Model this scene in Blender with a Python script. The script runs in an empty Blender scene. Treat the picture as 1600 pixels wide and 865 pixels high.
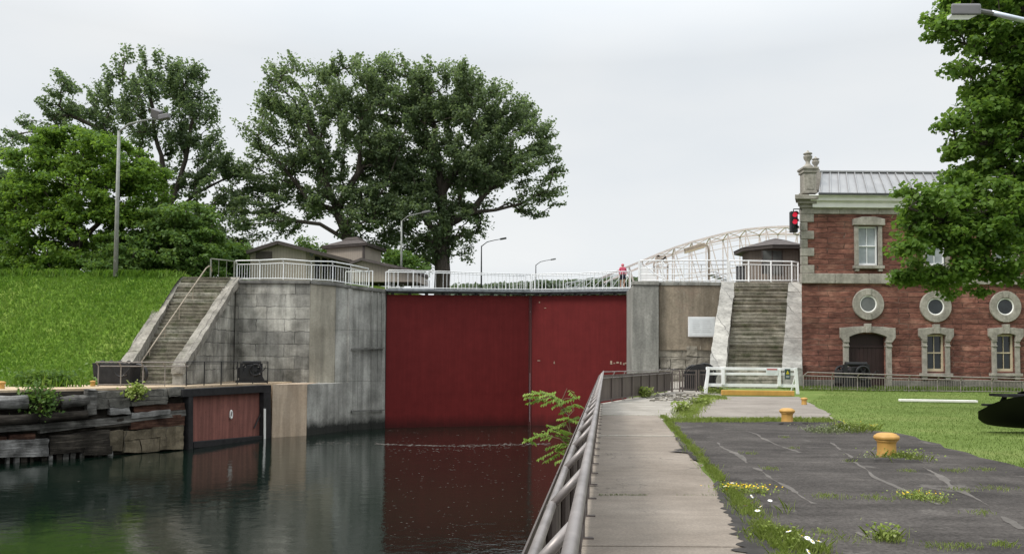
import bpy, bmesh, math, random
import numpy as np
from mathutils import Vector, Matrix, noise
random.seed(7); rng = np.random.default_rng(7)
R = math.radians
scene = bpy.context.scene
col = scene.collection

# ------------------------------------------------------------------ camera
FPX = 1244.0; PITCH = R(2.5); ROLL = R(0.4); HOR = 560.0
CYP = HOR - FPX * math.tan(PITCH)
EYE = Vector((0, 0, 1.5))
_f = Vector((0, math.cos(PITCH), math.sin(PITCH)))
_u0 = Vector((0, -math.sin(PITCH), math.cos(PITCH))); _r0 = Vector((1, 0, 0))
_r = _r0 * math.cos(ROLL) + _u0 * math.sin(ROLL)
_u = _u0 * math.cos(ROLL) - _r0 * math.sin(ROLL)
cam_data = bpy.data.cameras.new("camera"); cam = bpy.data.objects.new("camera", cam_data); col.objects.link(cam)
cam.matrix_world = Matrix(((_r.x, _u.x, -_f.x, EYE.x), (_r.y, _u.y, -_f.y, EYE.y), (_r.z, _u.z, -_f.z, EYE.z), (0, 0, 0, 1)))
cam_data.sensor_width = 36; cam_data.lens = 36 * FPX / 1600
cam_data.shift_y = (CYP - 432.5) / 1600
cam_data.clip_start = 0.1; cam_data.clip_end = 6000
scene.camera = cam

# ------------------------------------------------------------------ sky, sun, exposure
SUN_EL, SUN_AZ = R(48), R(-118)           # azimuth from +Y towards +X
world = bpy.data.worlds.new("World"); scene.world = world; world.use_nodes = True
wt = world.node_tree; wt.nodes.clear()
def WN(t, **a):
    n = wt.nodes.new(t)
    for k, v in a.items(): setattr(n, k, v)
    return n
sky = WN('ShaderNodeTexSky', sky_type='NISHITA', sun_disc=False, sun_elevation=SUN_EL, sun_rotation=SUN_AZ)
hsv = WN('ShaderNodeHueSaturation'); hsv.inputs['Saturation'].default_value = 0.45
wt.links.new(sky.outputs[0], hsv.inputs['Color'])
bg1 = WN('ShaderNodeBackground'); bg1.inputs[1].default_value = 0.1
wt.links.new(hsv.outputs[0], bg1.inputs[0])
tc = WN('ShaderNodeTexCoord'); mp = WN('ShaderNodeMapping'); mp.inputs['Scale'].default_value = (1, 1, 3.2)
wt.links.new(tc.outputs['Generated'], mp.inputs[0])
nz = WN('ShaderNodeTexNoise'); nz.inputs['Scale'].default_value = 1.7; nz.inputs['Detail'].default_value = 6; nz.inputs['Roughness'].default_value = 0.45
wt.links.new(mp.outputs[0], nz.inputs['Vector'])
rp = WN('ShaderNodeValToRGB')
rp.color_ramp.elements[0].position = 0.32; rp.color_ramp.elements[0].color = (0.69, 0.742, 0.79, 1)
rp.color_ramp.elements[1].position = 0.70; rp.color_ramp.elements[1].color = (0.86, 0.872, 0.872, 1)
wt.links.new(nz.outputs[0], rp.inputs[0])
sep = WN('ShaderNodeSeparateXYZ'); wt.links.new(tc.outputs['Generated'], sep.inputs[0])
mr = WN('ShaderNodeMapRange'); mr.inputs['From Min'].default_value = 0.35; mr.inputs['From Max'].default_value = 1.0
mr.inputs['To Min'].default_value = 0.575; mr.inputs['To Max'].default_value = 2.0
wt.links.new(sep.outputs['Z'], mr.inputs['Value'])
bg2 = WN('ShaderNodeBackground')
wt.links.new(rp.outputs[0], bg2.inputs[0]); wt.links.new(mr.outputs[0], bg2.inputs[1])
mx = WN('ShaderNodeMixShader'); mx.inputs[0].default_value = 0.9
wt.links.new(bg1.outputs[0], mx.inputs[1]); wt.links.new(bg2.outputs[0], mx.inputs[2])
wo = WN('ShaderNodeOutputWorld'); wt.links.new(mx.outputs[0], wo.inputs[0])
sl = bpy.data.lights.new("sun", 'SUN'); sl.energy = 1.5; sl.angle = R(14); sl.color = (1, 0.95, 0.88)
sun = bpy.data.objects.new("sun", sl); col.objects.link(sun)
_sd = Vector((math.sin(SUN_AZ) * math.cos(SUN_EL), math.cos(SUN_AZ) * math.cos(SUN_EL), math.sin(SUN_EL)))
sun.rotation_euler = _sd.to_track_quat('Z', 'Y').to_euler(); sun.location = (0, -20, 60)
scene.cycles.max_bounces = 12; scene.cycles.diffuse_bounces = 6; scene.cycles.transmission_bounces = 6
scene.view_settings.view_transform = 'Standard'; scene.view_settings.look = 'None'
scene.view_settings.exposure = 0.85; scene.view_settings.gamma = 1.0; scene.view_settings.use_curve_mapping = False

# ------------------------------------------------------------------ picking points of the place
def ray(px, row):
    return _f + _r * ((px - 800) / FPX) + _u * (-(row - CYP) / FPX)
def W(px, row, d):
    r = ray(px, row); return EYE + r * (d / r.y)
def G(px, row, z):
    r = ray(px, row); return EYE + r * ((z - EYE.z) / r.z)
def V(px, row, A, B):
    """the point of the vertical plane through A and B seen there"""
    n = Vector((B.y - A.y, A.x - B.x, 0)); r = ray(px, row)
    return EYE + r * (n.dot(A - EYE) / n.dot(r))
WATER, QZ, PZ = -4.0, -0.3, 7.4

# ------------------------------------------------------------------ objects
def tag(o, label=None, cat=None, group=None, kind=None):
    if label: o['label'] = label
    if cat: o['category'] = cat
    if group: o['group'] = group
    if kind: o['kind'] = kind
    return o
def thing(name, label, cat, loc=(0, 0, 0), group=None):
    o = bpy.data.objects.new(name, None); col.objects.link(o); o.location = Vector(loc); o.empty_display_size = 0.3
    return tag(o, label, cat, group)
def wl(o):
    v = Vector((0, 0, 0))
    while o is not None: v += o.location; o = o.parent
    return v
def copy_tree(o, parent=None):
    c = o.copy(); col.objects.link(c); c.parent = parent
    for ch in list(o.children): copy_tree(ch, c)
    return c
def auto_uv(me):
    n = len(me.loops)
    if n == 0: return
    uvl = me.uv_layers.new(name="UVMap")
    co = np.empty(len(me.vertices) * 3, 'f'); me.vertices.foreach_get('co', co); co = co.reshape(-1, 3)
    li = np.empty(n, 'i'); me.loops.foreach_get('vertex_index', li)
    nf = len(me.polygons); fn = np.empty(nf * 3, 'f'); me.polygons.foreach_get('normal', fn); fn = fn.reshape(-1, 3)
    lt = np.empty(nf, 'i'); me.polygons.foreach_get('loop_total', lt)
    ln = np.repeat(fn, lt, axis=0); p = co[li]
    h = np.hypot(ln[:, 0], ln[:, 1]) + 1e-9
    tx, ty = -ln[:, 1] / h, ln[:, 0] / h
    flat = np.abs(ln[:, 2]) > 0.75
    u = np.where(flat, p[:, 0], p[:, 0] * tx + p[:, 1] * ty); v = np.where(flat, p[:, 1], p[:, 2])
    uv = np.stack([u, v], 1).astype('f').ravel(); uvl.data.foreach_set('uv', uv)

class MB:
    def __init__(self): self.v = []; self.f = []
    def quad(self, *p):
        k = len(self.v); self.v += [Vector(q) for q in p]; self.f.append(tuple(range(k, k + len(p)))); return self
    def hexa(self, b, t):
        """closed solid between two polygons (same count)"""
        k = len(self.v); n = len(b); self.v += [Vector(q) for q in b] + [Vector(q) for q in t]
        self.f.append(tuple(range(k + n - 1, k - 1, -1))); self.f.append(tuple(range(k + n, k + 2 * n)))
        for i in range(n):
            j = (i + 1) % n; self.f.append((k + i, k + j, k + n + j, k + n + i))
        return self
    def box(self, c, s, rz=0.0, m=None):
        c = Vector(c); M = m or Matrix.Rotation(rz, 3, 'Z'); hx, hy, hz = s[0] / 2, s[1] / 2, s[2] / 2
        b = [c + M @ Vector(q) for q in ((-hx, -hy, -hz), (hx, -hy, -hz), (hx, hy, -hz), (-hx, hy, -hz))]
        t = [c + M @ Vector(q) for q in ((-hx, -hy, hz), (hx, -hy, hz), (hx, hy, hz), (-hx, hy, hz))]
        return self.hexa(b, t)
    def prism(self, poly, z0, z1):
        b = [Vector((p[0], p[1], z0)) for p in poly]
        t = [Vector((p[0], p[1], z1 if len(p) < 3 else p[2])) for p in poly]
        return self.hexa(b, t)
    def bar(self, a, b, w, h=None, up=None):
        """rectangular bar from a to b"""
        a = Vector(a); b = Vector(b); h = h or w; d = (b - a).normalized()
        up = Vector(up) if up else (Vector((0, 0, 1)) if abs(d.z) < 0.95 else Vector((0, 1, 0)))
        s = d.cross(up).normalized(); t = s.cross(d).normalized()
        q = [s * (i * w / 2) + t * (j * h / 2) for i, j in ((-1, -1), (1, -1), (1, 1), (-1, 1))]
        return self.hexa([a + x for x in q], [b + x for x in q])
    def tube(self, pts, r, n=8, r2=None):
        pts = [Vector(p) for p in pts]; m = len(pts)
        rs = r if isinstance(r, (list, tuple)) else [r + ((r2 if r2 is not None else r) - r) * i / max(1, m - 1) for i in range(m)]
        k = len(self.v); prev = None
        for i, p in enumerate(pts):
            d = ((pts[min(i + 1, m - 1)] - pts[max(i - 1, 0)])).normalized()
            if prev is None:
                s = d.cross(Vector((0, 0, 1)) if abs(d.z) < 0.9 else Vector((1, 0, 0))).normalized()
            else: s = (prev - d * prev.dot(d)).normalized()
            prev = s; t = d.cross(s)
            for j in range(n):
                a = 2 * math.pi * j / n; self.v.append(p + s * (rs[i] * math.cos(a)) + t * (rs[i] * math.sin(a)))
        for i in range(m - 1):
            for j in range(n):
                q = (j + 1) % n; self.f.append((k + i * n + j, k + i * n + q, k + (i + 1) * n + q, k + (i + 1) * n + j))
        self.f.append(tuple(range(k + n - 1, k - 1, -1))); self.f.append(tuple(range(k + (m - 1) * n, k + m * n)))
        return self
    def lathe(self, prof, c, n=20, ang=None):
        c = Vector(c); k = len(self.v); m = len(prof)
        for r, z in prof:
            for j in range(n):
                a = 2 * math.pi * j / n; self.v.append(c + Vector((r * math.cos(a), r * math.sin(a), z)))
        for i in range(m - 1):
            for j in range(n):
                q = (j + 1) % n; self.f.append((k + i * n + j, k + i * n + q, k + (i + 1) * n + q, k + (i + 1) * n + j))
        self.f.append(tuple(range(k + n - 1, k - 1, -1))); self.f.append(tuple(range(k + (m - 1) * n, k + m * n)))
        return self
    def ring(self, c, nrm, R_, r, n=24, m=8, sx=1.0):
        c = Vector(c); nrm = Vector(nrm).normalized(); a = nrm.orthogonal().normalized()
        if abs(nrm.z) < 0.9: a = nrm.cross(Vector((0, 0, 1))).normalized()
        b = nrm.cross(a); k = len(self.v)
        for i in range(n):
            t = 2 * math.pi * i / n; e = a * (math.cos(t) * sx) + b * math.sin(t)
            for j in range(m):
                s = 2 * math.pi * j / m; self.v.append(c + e * (R_ + r * math.cos(s)) + nrm * (r * math.sin(s)))
        for i in range(n):
            for j in range(m):
                i2, j2 = (i + 1) % n, (j + 1) % m; self.f.append((k + i * m + j, k + i2 * m + j, k + i2 * m + j2, k + i * m + j2))
        return self
    def build(self, name, mat, parent=None, smooth=False, bevel=0, kind=None, origin=None):
        off = wl(parent) if parent is not None else Vector((0, 0, 0))
        loc = Vector(origin) - off if origin is not None else Vector((0, 0, 0))
        off = off + loc
        me = bpy.data.meshes.new(name); me.from_pydata([tuple(p - off) for p in self.v], [], self.f); me.update()
        if not smooth is None:
            bm = bmesh.new(); bm.from_mesh(me); bmesh.ops.recalc_face_normals(bm, faces=bm.faces); bm.to_mesh(me); bm.free()
        auto_uv(me); me.materials.append(mat)
        if smooth: me.polygons.foreach_set('use_smooth', [True] * len(me.polygons))
        o = bpy.data.objects.new(name, me); col.objects.link(o); o.location = loc
        if parent is not None: o.parent = parent
        if bevel:
            b = o.modifiers.new('bevel', 'BEVEL'); b.width = bevel; b.segments = 2; b.limit_method = 'ANGLE'; b.angle_limit = R(40)
        if kind: o['kind'] = kind
        return o
def inst(src, loc, parent):
    """a copy of a part at another place of its thing"""
    c = src.copy(); col.objects.link(c); c.parent = parent; c.location = Vector(loc) - wl(parent); return c

# ------------------------------------------------------------------ materials
class Mt:
    def __init__(s, name, rough=0.8, spec=0.3, metal=0.0):
        s.m = bpy.data.materials.new(name); s.m.use_nodes = True; s.t = s.m.node_tree
        s.b = s.t.nodes['Principled BSDF']; s.b.inputs['Roughness'].default_value = rough
        s.b.inputs['Specular IOR Level'].default_value = spec; s.b.inputs['Metallic'].default_value = metal
        s.tc = s.t.nodes.new('ShaderNodeTexCoord'); s.out = s.t.nodes['Material Output']
    def set(s, sock, v):
        if isinstance(v, bpy.types.NodeSocket): s.t.links.new(v, sock)
        else:
            if isinstance(v, tuple) and len(v) == 3 and sock.type == 'RGBA': v = v + (1,)
            sock.default_value = v
    def n(s, t, ins=None, **a):
        x = s.t.nodes.new(t)
        for k, v in a.items(): setattr(x, k, v)
        for k, v in (ins or {}).items(): s.set(x.inputs[k], v)
        return x
    def obj(s): return s.tc.outputs['Object']
    def uv(s): return s.tc.outputs['UV']
    def scale(s, vec, sc): return s.n('ShaderNodeMapping', {'Vector': vec, 'Scale': sc}).outputs[0]
    def noise(s, sc, detail=4, rough=0.55, vec=None, dist=0.0):
        return s.n('ShaderNodeTexNoise', {'Vector': vec or s.obj(), 'Scale': sc, 'Detail': detail, 'Roughness': rough, 'Distortion': dist}).outputs[0]
    def ramp(s, f, *stops):
        r = s.n('ShaderNodeValToRGB', {0: f}); e = r.color_ramp.elements
        for i, (p, c) in enumerate(stops):
            if not isinstance(c, tuple): c = (c, c, c)
            x = e[i] if i < 2 else e.new(p)
            x.position = p; x.color = c + (1,)
        return r.outputs[0]
    def mix(s, f, a, b, mode='MIX'):
        x = s.n('ShaderNodeMix', data_type='RGBA', blend_type=mode)
        s.set(x.inputs[0], f); s.set(x.inputs[6], a); s.set(x.inputs[7], b); return x.outputs[2]
    def math(s, op, a, b=0.0, c=0.0):
        x = s.n('ShaderNodeMath', operation=op); s.set(x.inputs[0], a); s.set(x.inputs[1], b); s.set(x.inputs[2], c); return x.outputs[0]
    def mrange(s, v, a, b, c=0.0, d=1.0):
        return s.n('ShaderNodeMapRange', {'Value': v, 'From Min': a, 'From Max': b, 'To Min': c, 'To Max': d}).outputs[0]
    def worldz(s):
        g = s.n('ShaderNodeNewGeometry'); return s.n('ShaderNodeSeparateXYZ', {0: g.outputs['Position']}).outputs['Z']
    def bump(s, h, strength=0.4, dist=0.03):
        x = s.n('ShaderNodeBump', {'Height': h, 'Strength': strength, 'Distance': dist}); s.set(s.b.inputs['Normal'], x.outputs[0]); return x
    def color(s, c): s.set(s.b.inputs['Base Color'], c); return s

def mat_plain(name, c, rough=0.6, spec=0.4, var=0.25, sc=6.0, metal=0.0, bump=0.1):
    m = Mt(name, rough, spec, metal); d = tuple(x * (1 - var) for x in c); l = tuple(min(1, x * (1 + var * 0.6)) for x in c)
    f = m.noise(sc, 6, 0.6); m.color(m.ramp(f, (0.3, d), (0.7, l)))
    if bump: m.bump(m.noise(sc * 6, 4), bump, 0.01)
    return m.m
def mat_paint(name, c, rust=(0.09, 0.04, 0.025), amt=0.06, rough=0.45, streak=0.12, spec=0.4, water=False):
    m = Mt(name, rough, spec)
    f = m.noise(1.2, 6, 0.6); base = m.ramp(f, (0.3, tuple(x * 0.86 for x in c)), (0.7, tuple(min(1, x * 1.06) for x in c)))
    st = m.ramp(m.noise(2.0, 5, 0.6, m.scale(m.obj(), (2.5, 2.5, 0.12))), (0.42, 1 - streak), (0.62, 1.0))
    base = m.mix(1.0, base, st, 'MULTIPLY')
    if water: base = m.mix(m.mrange(m.math('ADD', m.worldz(), m.math('MULTIPLY', m.noise(0.9, 6, 0.7, m.scale(m.obj(), (1.5, 1.5, .4))), -1.0)), WATER - .35, WATER + .5, 0.75, 0.0), base, (0.03, 0.008, 0.007))
    ch = m.ramp(m.noise(9.0, 8, 0.7), (0.70 - amt, 0.0), (0.74 - amt * 0.5, 1.0))
    m.color(m.mix(ch, base, rust)); m.bump(m.noise(14, 4), 0.08, 0.01); return m.m
def mat_concrete(name, ca, cb, sc=0.5, streak=0.45, brick=None, water=False, mort=0.45, spot=0.3, rough=0.9, forms=None, moss=0.0, lime=0.0):
    m = Mt(name, rough, 0.25)
    base = m.ramp(m.noise(sc, 8, 0.62), (0.34, ca), (0.66, cb))
    fine = m.ramp(m.noise(7.0, 8, 0.7), (0.3, 1 - spot), (0.65, 1.08)); base = m.mix(1.0, base, fine, 'MULTIPLY')
    h = m.noise(11.0, 6, 0.65)
    if streak:
        st = m.ramp(m.noise(1.1, 7, 0.62, m.scale(m.obj(), (1.6, 1.6, 0.14))), (0.40, 1 - streak), (0.60, 1.0))
        base = m.mix(1.0, base, st, 'MULTIPLY')
    if brick:
        bw, bh, off = brick
        wob = m.n('ShaderNodeVectorMath', {0: m.n('ShaderNodeTexNoise', {'Vector': m.uv(), 'Scale': 1.6, 'Detail': 6.0}).outputs['Color'], 1: (0.5, 0.5, 0.5)}, operation='SUBTRACT').outputs[0]
        uvw = m.n('ShaderNodeVectorMath', {0: wob, 1: (0.30, 0.22, 0), 2: m.uv()}, operation='MULTIPLY_ADD').outputs[0]
        bt = m.n('ShaderNodeTexBrick', {'Vector': uvw, 'Scale': 1.0, 'Brick Width': bw, 'Row Height': bh, 'Mortar Size': 0.028, 'Mortar Smooth': 0.5, 'Color1': (0.68, 0.68, 0.67), 'Color2': (1.15, 1.14, 1.10), 'Mortar': (0.9, 0.9, 0.9), 'Bias': 0.0}, offset=off)
        base = m.mix(1.0, base, bt.outputs['Color'], 'MULTIPLY')
        patchy = m.ramp(m.noise(0.8, 5), (0.38, 0.15), (0.6, mort + 0.4))
        base = m.mix(m.math('MULTIPLY', bt.outputs['Fac'], patchy), base, (0.035, 0.034, 0.03))
        h = m.math('SUBTRACT', h, m.math('MULTIPLY', bt.outputs['Fac'], 1.2))
    if forms:
        bt = m.n('ShaderNodeTexBrick', {'Vector': m.uv(), 'Scale': 1.0, 'Brick Width': forms[0], 'Row Height': forms[1], 'Mortar Size': 0.02, 'Mortar Smooth': 0.4, 'Color1': (0.9, 0.9, 0.9), 'Color2': (1.05, 1.05, 1.05), 'Mortar': (0.9, 0.9, 0.9)}, offset=0.0)
        base = m.mix(1.0, base, bt.outputs['Color'], 'MULTIPLY')
        base = m.mix(m.math('MULTIPLY', bt.outputs['Fac'], 0.5), base, (0.04, 0.04, 0.036))
    if lime:
        lf = m.math('MULTIPLY', m.ramp(m.noise(2.4, 7, 0.7, m.scale(m.obj(), (2.2, 2.2, .35))), (0.63, 0.0), (0.69, 1.0)), m.ramp(m.noise(0.35, 3), (0.45, 0.0), (0.6, lime)))
        base = m.mix(lf, base, (0.5, 0.48, 0.43))
        base = m.mix(m.ramp(m.noise(0.5, 7, 0.7), (0.5, 0.0), (0.62, 0.35)), base, (0.16, 0.10, 0.075))
    if moss:
        base = m.mix(m.ramp(m.noise(1.3, 8, 0.7), (0.5, 0.0), (0.66, moss)), base, (0.055, 0.07, 0.025))
    if water:
        z = m.math('ADD', m.worldz(), m.math('MULTIPLY', m.noise(1.4, 6, 0.7), -1.1))
        base = m.mix(m.mrange(z, WATER - 0.1, WATER + 0.6, 0.95, 0.0), base, (0.012, 0.013, 0.011))
    m.color(base); m.bump(h, 0.6, 0.06 if brick else 0.035); return m.m

M = {}
M['masonry'] = mat_concrete('masonry', (0.15, 0.145, 0.128), (0.56, 0.545, 0.50), 0.55, 0.38, (2.1, 0.92, 0.37), mort=0.5, spot=0.2)
M['concrete_grey'] = mat_concrete('concrete_grey', (0.26, 0.257, 0.235), (0.52, 0.51, 0.47), 0.4, 0.36, None, True, spot=.2, forms=(2.4, 3.9))
M['concrete_tan'] = mat_concrete('concrete_tan', (0.27, 0.245, 0.195), (0.42, 0.39, 0.32), 0.4, 0.3, spot=.15)
M['concrete_beige'] = mat_concrete('concrete_beige', (0.45, 0.345, 0.25), (0.56, 0.45, 0.34), 0.5, 0.3, None, False, spot=0.12)
M['concrete_brown'] = mat_concrete('concrete_brown', (0.22, 0.185, 0.137), (0.37, 0.315, 0.24), 0.5, 0.3, None, False, lime=0.9)
M['concrete_light'] = mat_concrete('concrete_light', (0.25, 0.25, 0.225), (0.37, 0.365, 0.33), 0.4, 0.35, None, False)
M['parapet'] = mat_concrete('parapet_stone', (0.36, 0.35, 0.325), (0.56, 0.545, 0.505), 0.8, 0.25, (1.7, 30.0, 0.0), spot=0.3)
M['parapet_dark'] = mat_concrete('parapet_weathered', (0.25, 0.23, 0.20), (0.47, 0.44, 0.39), 0.9, 0.2, (2.0, 30.0, 0.0), spot=0.4, moss=0.3)
M['coping'] = mat_concrete('coping', (0.13, 0.127, 0.117), (0.25, 0.245, 0.225), 0.8, 0.3)
M['step'] = mat_concrete('step_stone', (0.15, 0.135, 0.10), (0.29, 0.265, 0.205), 0.9, 0.3, None, moss=0.75, spot=0.4)
M['step_light'] = mat_concrete('step_stone_pale', (0.25, 0.235, 0.185), (0.48, 0.455, 0.38), 0.9, 0.25, None, moss=0.6, spot=0.4)
M['rubble'] = mat_concrete('rubble_stone', (0.22, 0.20, 0.165), (0.46, 0.43, 0.37), 0.8, 0.2, (1.9, 0.85, 0.4), mort=0.8)
M['gate'] = mat_paint('gate_red', (0.130, 0.0160, 0.0158), (0.05, 0.02, 0.015), 0.015, 0.6, 0.09, 0.12, True)
M['gate_dark'] = mat_paint('gate_seal', (0.075, 0.0125, 0.0125), (0.03, 0.02, 0.015), 0.05, 0.6, 0.2)
M['sluice'] = mat_paint('sluice_red', (0.25, 0.098, 0.078), (0.03, 0.02, 0.018), 0.12, 0.7, 0.35)
M['white'] = mat_paint('white_paint', (0.78, 0.79, 0.79), (0.32, 0.24, 0.17), 0.02, 0.4, 0.05)
M['white_dirty'] = mat_paint('pinkish_white_paint', (0.66, 0.57, 0.55), (0.40, 0.24, 0.20), 0.08, 0.5, 0.08)
M['brown_rail'] = mat_paint('brown_rail', (0.115, 0.092, 0.082), (0.05, 0.03, 0.02), 0.05, 0.55, 0.3)
M['pipe'] = mat_plain('worn_pipe', (0.25, 0.225, 0.215), 0.42, 0.5, 0.4, 5, 0.35)
M['grey_rail'] = mat_plain('grey_rail', (0.24, 0.21, 0.19), 0.5, 0.5, 0.3, 5)
M['tan_pipe'] = mat_plain('tan_pipe', (0.30, 0.25, 0.19), 0.6, 0.4, 0.3, 4)
M['green_grey'] = mat_plain('green_grey', (0.19, 0.195, 0.165), 0.6, 0.4, 0.3, 4)
M['black_iron'] = mat_plain('black_iron', (0.018, 0.018, 0.019), 0.45, 0.5, 0.4, 5, 0.3)
M['black_tar'] = mat_plain('black_tarred', (0.02, 0.019, 0.02), 0.7, 0.3, 0.5, 3)
M['black_satin'] = mat_plain('black_satin', (0.006, 0.006, 0.0065), 0.6, 0.25, 0.3, 3)
M['steel'] = mat_plain('steel_deck', (0.22, 0.235, 0.25), 0.5, 0.5, 0.35, 3, 0.3)
M['dark_steel'] = mat_plain('dark_steel', (0.05, 0.052, 0.055), 0.5, 0.4, 0.35, 3)
M['lamp_grey'] = mat_plain('lamp_grey', (0.145, 0.14, 0.145), 0.5, 0.4, 0.15, 5)
M['lens'] = mat_plain('lamp_lens', (0.16, 0.17, 0.13), 0.25, 0.5, 0.1, 5)
M['alu'] = mat_plain('aluminium', (0.50, 0.54, 0.60), 0.35, 0.5, 0.1, 5, 0.6)
M['pole'] = mat_plain('pole_concrete', (0.25, 0.26, 0.24), 0.8, 0.3, 0.25, 3)
M['dark_pole'] = mat_plain('dark_pole', (0.05, 0.052, 0.055), 0.6, 0.3, 0.25, 3)
M['yellow'] = mat_paint('yellow_paint', (0.50, 0.285, 0.075), (0.28, 0.14, 0.05), 0.05, 0.5, 0.15)
M['yellow_beam'] = mat_paint('yellow_beam', (0.48, 0.27, 0.06), (0.25, 0.16, 0.08), 0.10, 0.7, 0.1)
M['stone_trim'] = mat_concrete('stone_trim', (0.25, 0.232, 0.198), (0.40, 0.375, 0.325), 1.6, 0.2, None, spot=0.3)
M['white_trim'] = mat_plain('white_trim', (0.74, 0.73, 0.70), 0.6, 0.3, 0.1, 2)
M['cream'] = mat_plain('cream_frame', (0.47, 0.40, 0.28), 0.6, 0.3, 0.12, 3)
M['door'] = mat_plain('door_brown', (0.026, 0.013, 0.012), 0.6, 0.3, 0.3, 2)
M['glass'] = mat_plain('dark_glass', (0.018, 0.022, 0.024), 0.08, 0.5, 0.6, 1.2, 0, 0.0)
M['glass_pale'] = mat_plain('pale_glass', (0.30, 0.33, 0.34), 0.08, 0.5, 0.35, 0.9, 0, 0.0)
M['glass_grey'] = mat_plain('grey_glass', (0.11, 0.115, 0.11), 0.1, 0.5, 0.3, 1.2, 0, 0.0)
M['siding'] = None
def mat_siding(name, c):
    m = Mt(name, 0.85, 0.2)
    s = m.n('ShaderNodeSeparateXYZ', {0: m.uv()}).outputs['X']
    fr = m.math('FRACT', m.math('MULTIPLY', s, 4.0)); g = m.ramp(fr, (0.0, 0.55), (0.12, 1.0))
    base = m.ramp(m.noise(0.8, 6), (0.3, tuple(x * 0.85 for x in c)), (0.7, tuple(x * 1.1 for x in c)))
    m.color(m.mix(1.0, base, g, 'MULTIPLY')); m.bump(g, 0.4, 0.02); return m.m
M['siding'] = mat_siding('grey_siding', (0.275, 0.24, 0.205))
M['siding_dark'] = mat_siding('brown_siding', (0.155, 0.13, 0.11))
M['shingle'] = mat_plain('roof_shingle', (0.095, 0.082, 0.078), 0.9, 0.2, 0.35, 4)
M['fascia'] = mat_plain('fascia', (0.062, 0.052, 0.048), 0.7, 0.2, 0.2, 3)
M['sign_white'] = mat_plain('sign_white', (0.66, 0.69, 0.70), 0.5, 0.3, 0.07, 3)
M['sign_red'] = mat_plain('sign_red', (0.45, 0.07, 0.07), 0.5, 0.3, 0.07, 3)
M['sign_grey'] = mat_plain('sign_lettering', (0.54, 0.56, 0.57), 0.6, 0.3, 0.07, 3)
M['sign_green'] = mat_plain('sign_green', (0.035, 0.06, 0.055), 0.5, 0.3, 0.07, 3)
M['sign_yellow'] = mat_plain('sign_yellow', (0.5, 0.42, 0.03), 0.5, 0.3, 0.07, 3)
M['pink'] = mat_plain('pink_fabric', (0.48, 0.09, 0.14), 0.9, 0.1, 0.15, 8)
M['navy'] = mat_plain('navy_fabric', (0.03, 0.03, 0.045), 0.9, 0.1, 0.15, 8)
M['skin'] = mat_plain('skin', (0.42, 0.24, 0.17), 0.6, 0.3, 0.08, 8)
M['hair'] = mat_plain('hair', (0.05, 0.03, 0.02), 0.7, 0.3, 0.2, 8)
def mat_emit(name, c, e):
    m = Mt(name, 0.3); m.color(c); m.set(m.b.inputs['Emission Color'], c); m.b.inputs['Emission Strength'].default_value = e; return m.m
M['red_lit'] = mat_emit('red_signal_lens', (0.7, 0.02, 0.05), 0.35)
M['signal_off'] = mat_plain('signal_lens_off', (0.02, 0.025, 0.02), 0.2, 0.5, 0.1, 5)

def mat_sandstone():
    m = Mt('red_sandstone', 0.9, 0.2)
    wob = m.n('ShaderNodeVectorMath', {0: m.n('ShaderNodeTexNoise', {'Vector': m.uv(), 'Scale': 1.9, 'Detail': 5.0}).outputs['Color'], 1: (0.5, 0.5, 0.5)}, operation='SUBTRACT').outputs[0]
    uvw = m.n('ShaderNodeVectorMath', {0: wob, 1: (0.5, 0.16, 0), 2: m.uv()}, operation='MULTIPLY_ADD').outputs[0]
    bt = m.n('ShaderNodeTexBrick', {'Vector': uvw, 'Scale': 1.0, 'Brick Width': 1.5, 'Row Height': 0.30, 'Mortar Size': 0.02, 'Mortar Smooth': 0.6, 'Color1': (0.72, 0.72, 0.72), 'Color2': (1.18, 1.17, 1.15), 'Mortar': (0.8, 0.8, 0.8)}, offset=0.37)
    base = m.ramp(m.noise(0.9, 9, 0.68, m.scale(m.obj(), (1, 1, 2.6))), (0.30, (0.12, 0.052, 0.042)), (0.5, (0.225, 0.097, 0.073)), (0.72, (0.35, 0.19, 0.14)))
    base = m.mix(1.0, base, bt.outputs['Color'], 'MULTIPLY')
    tan = m.ramp(m.noise(1.7, 8, 0.75, m.scale(m.obj(), (0.8, 0.8, 2.2))), (0.60, 0.0), (0.74, 0.75)); base = m.mix(tan, base, (0.33, 0.20, 0.14))
    rk = m.ramp(m.noise(4.2, 9, 0.72, m.scale(m.obj(), (0.55, 0.55, 1.6))), (0.32, 0.52), (0.5, 0.95), (0.68, 1.4)); base = m.mix(1.0, base, rk, 'MULTIPLY')
    stain = m.ramp(m.noise(0.45, 5, 0.6), (0.40, 0.62), (0.60, 1.0)); base = m.mix(1.0, base, stain, 'MULTIPLY')
    mo = m.math('MULTIPLY', bt.outputs['Fac'], m.ramp(m.noise(2.2, 4), (0.35, 0.35), (0.6, 1.0)))
    base = m.mix(mo, base, m.ramp(m.noise(1.0, 3), (0.45, (0.05, 0.03, 0.026)), (0.62, (0.20, 0.14, 0.115))))
    h = m.math('SUBTRACT', m.noise(5.0, 8, 0.7), m.math('MULTIPLY', bt.outputs['Fac'], 0.9))
    m.color(base); m.bump(h, 0.9, 0.09); return m.m
M['sandstone'] = mat_sandstone()
def mat_metalroof():
    m = Mt('metal_roof', 0.5, 0.5, 0.35); m.color(m.ramp(m.noise(0.9, 6, 0.6), (0.3, (0.26, 0.263, 0.27)), (0.7, (0.36, 0.36, 0.362)))); m.bump(m.noise(1.5, 4), 0.15, 0.03); return m.m
M['metal_roof'] = mat_metalroof()
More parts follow.
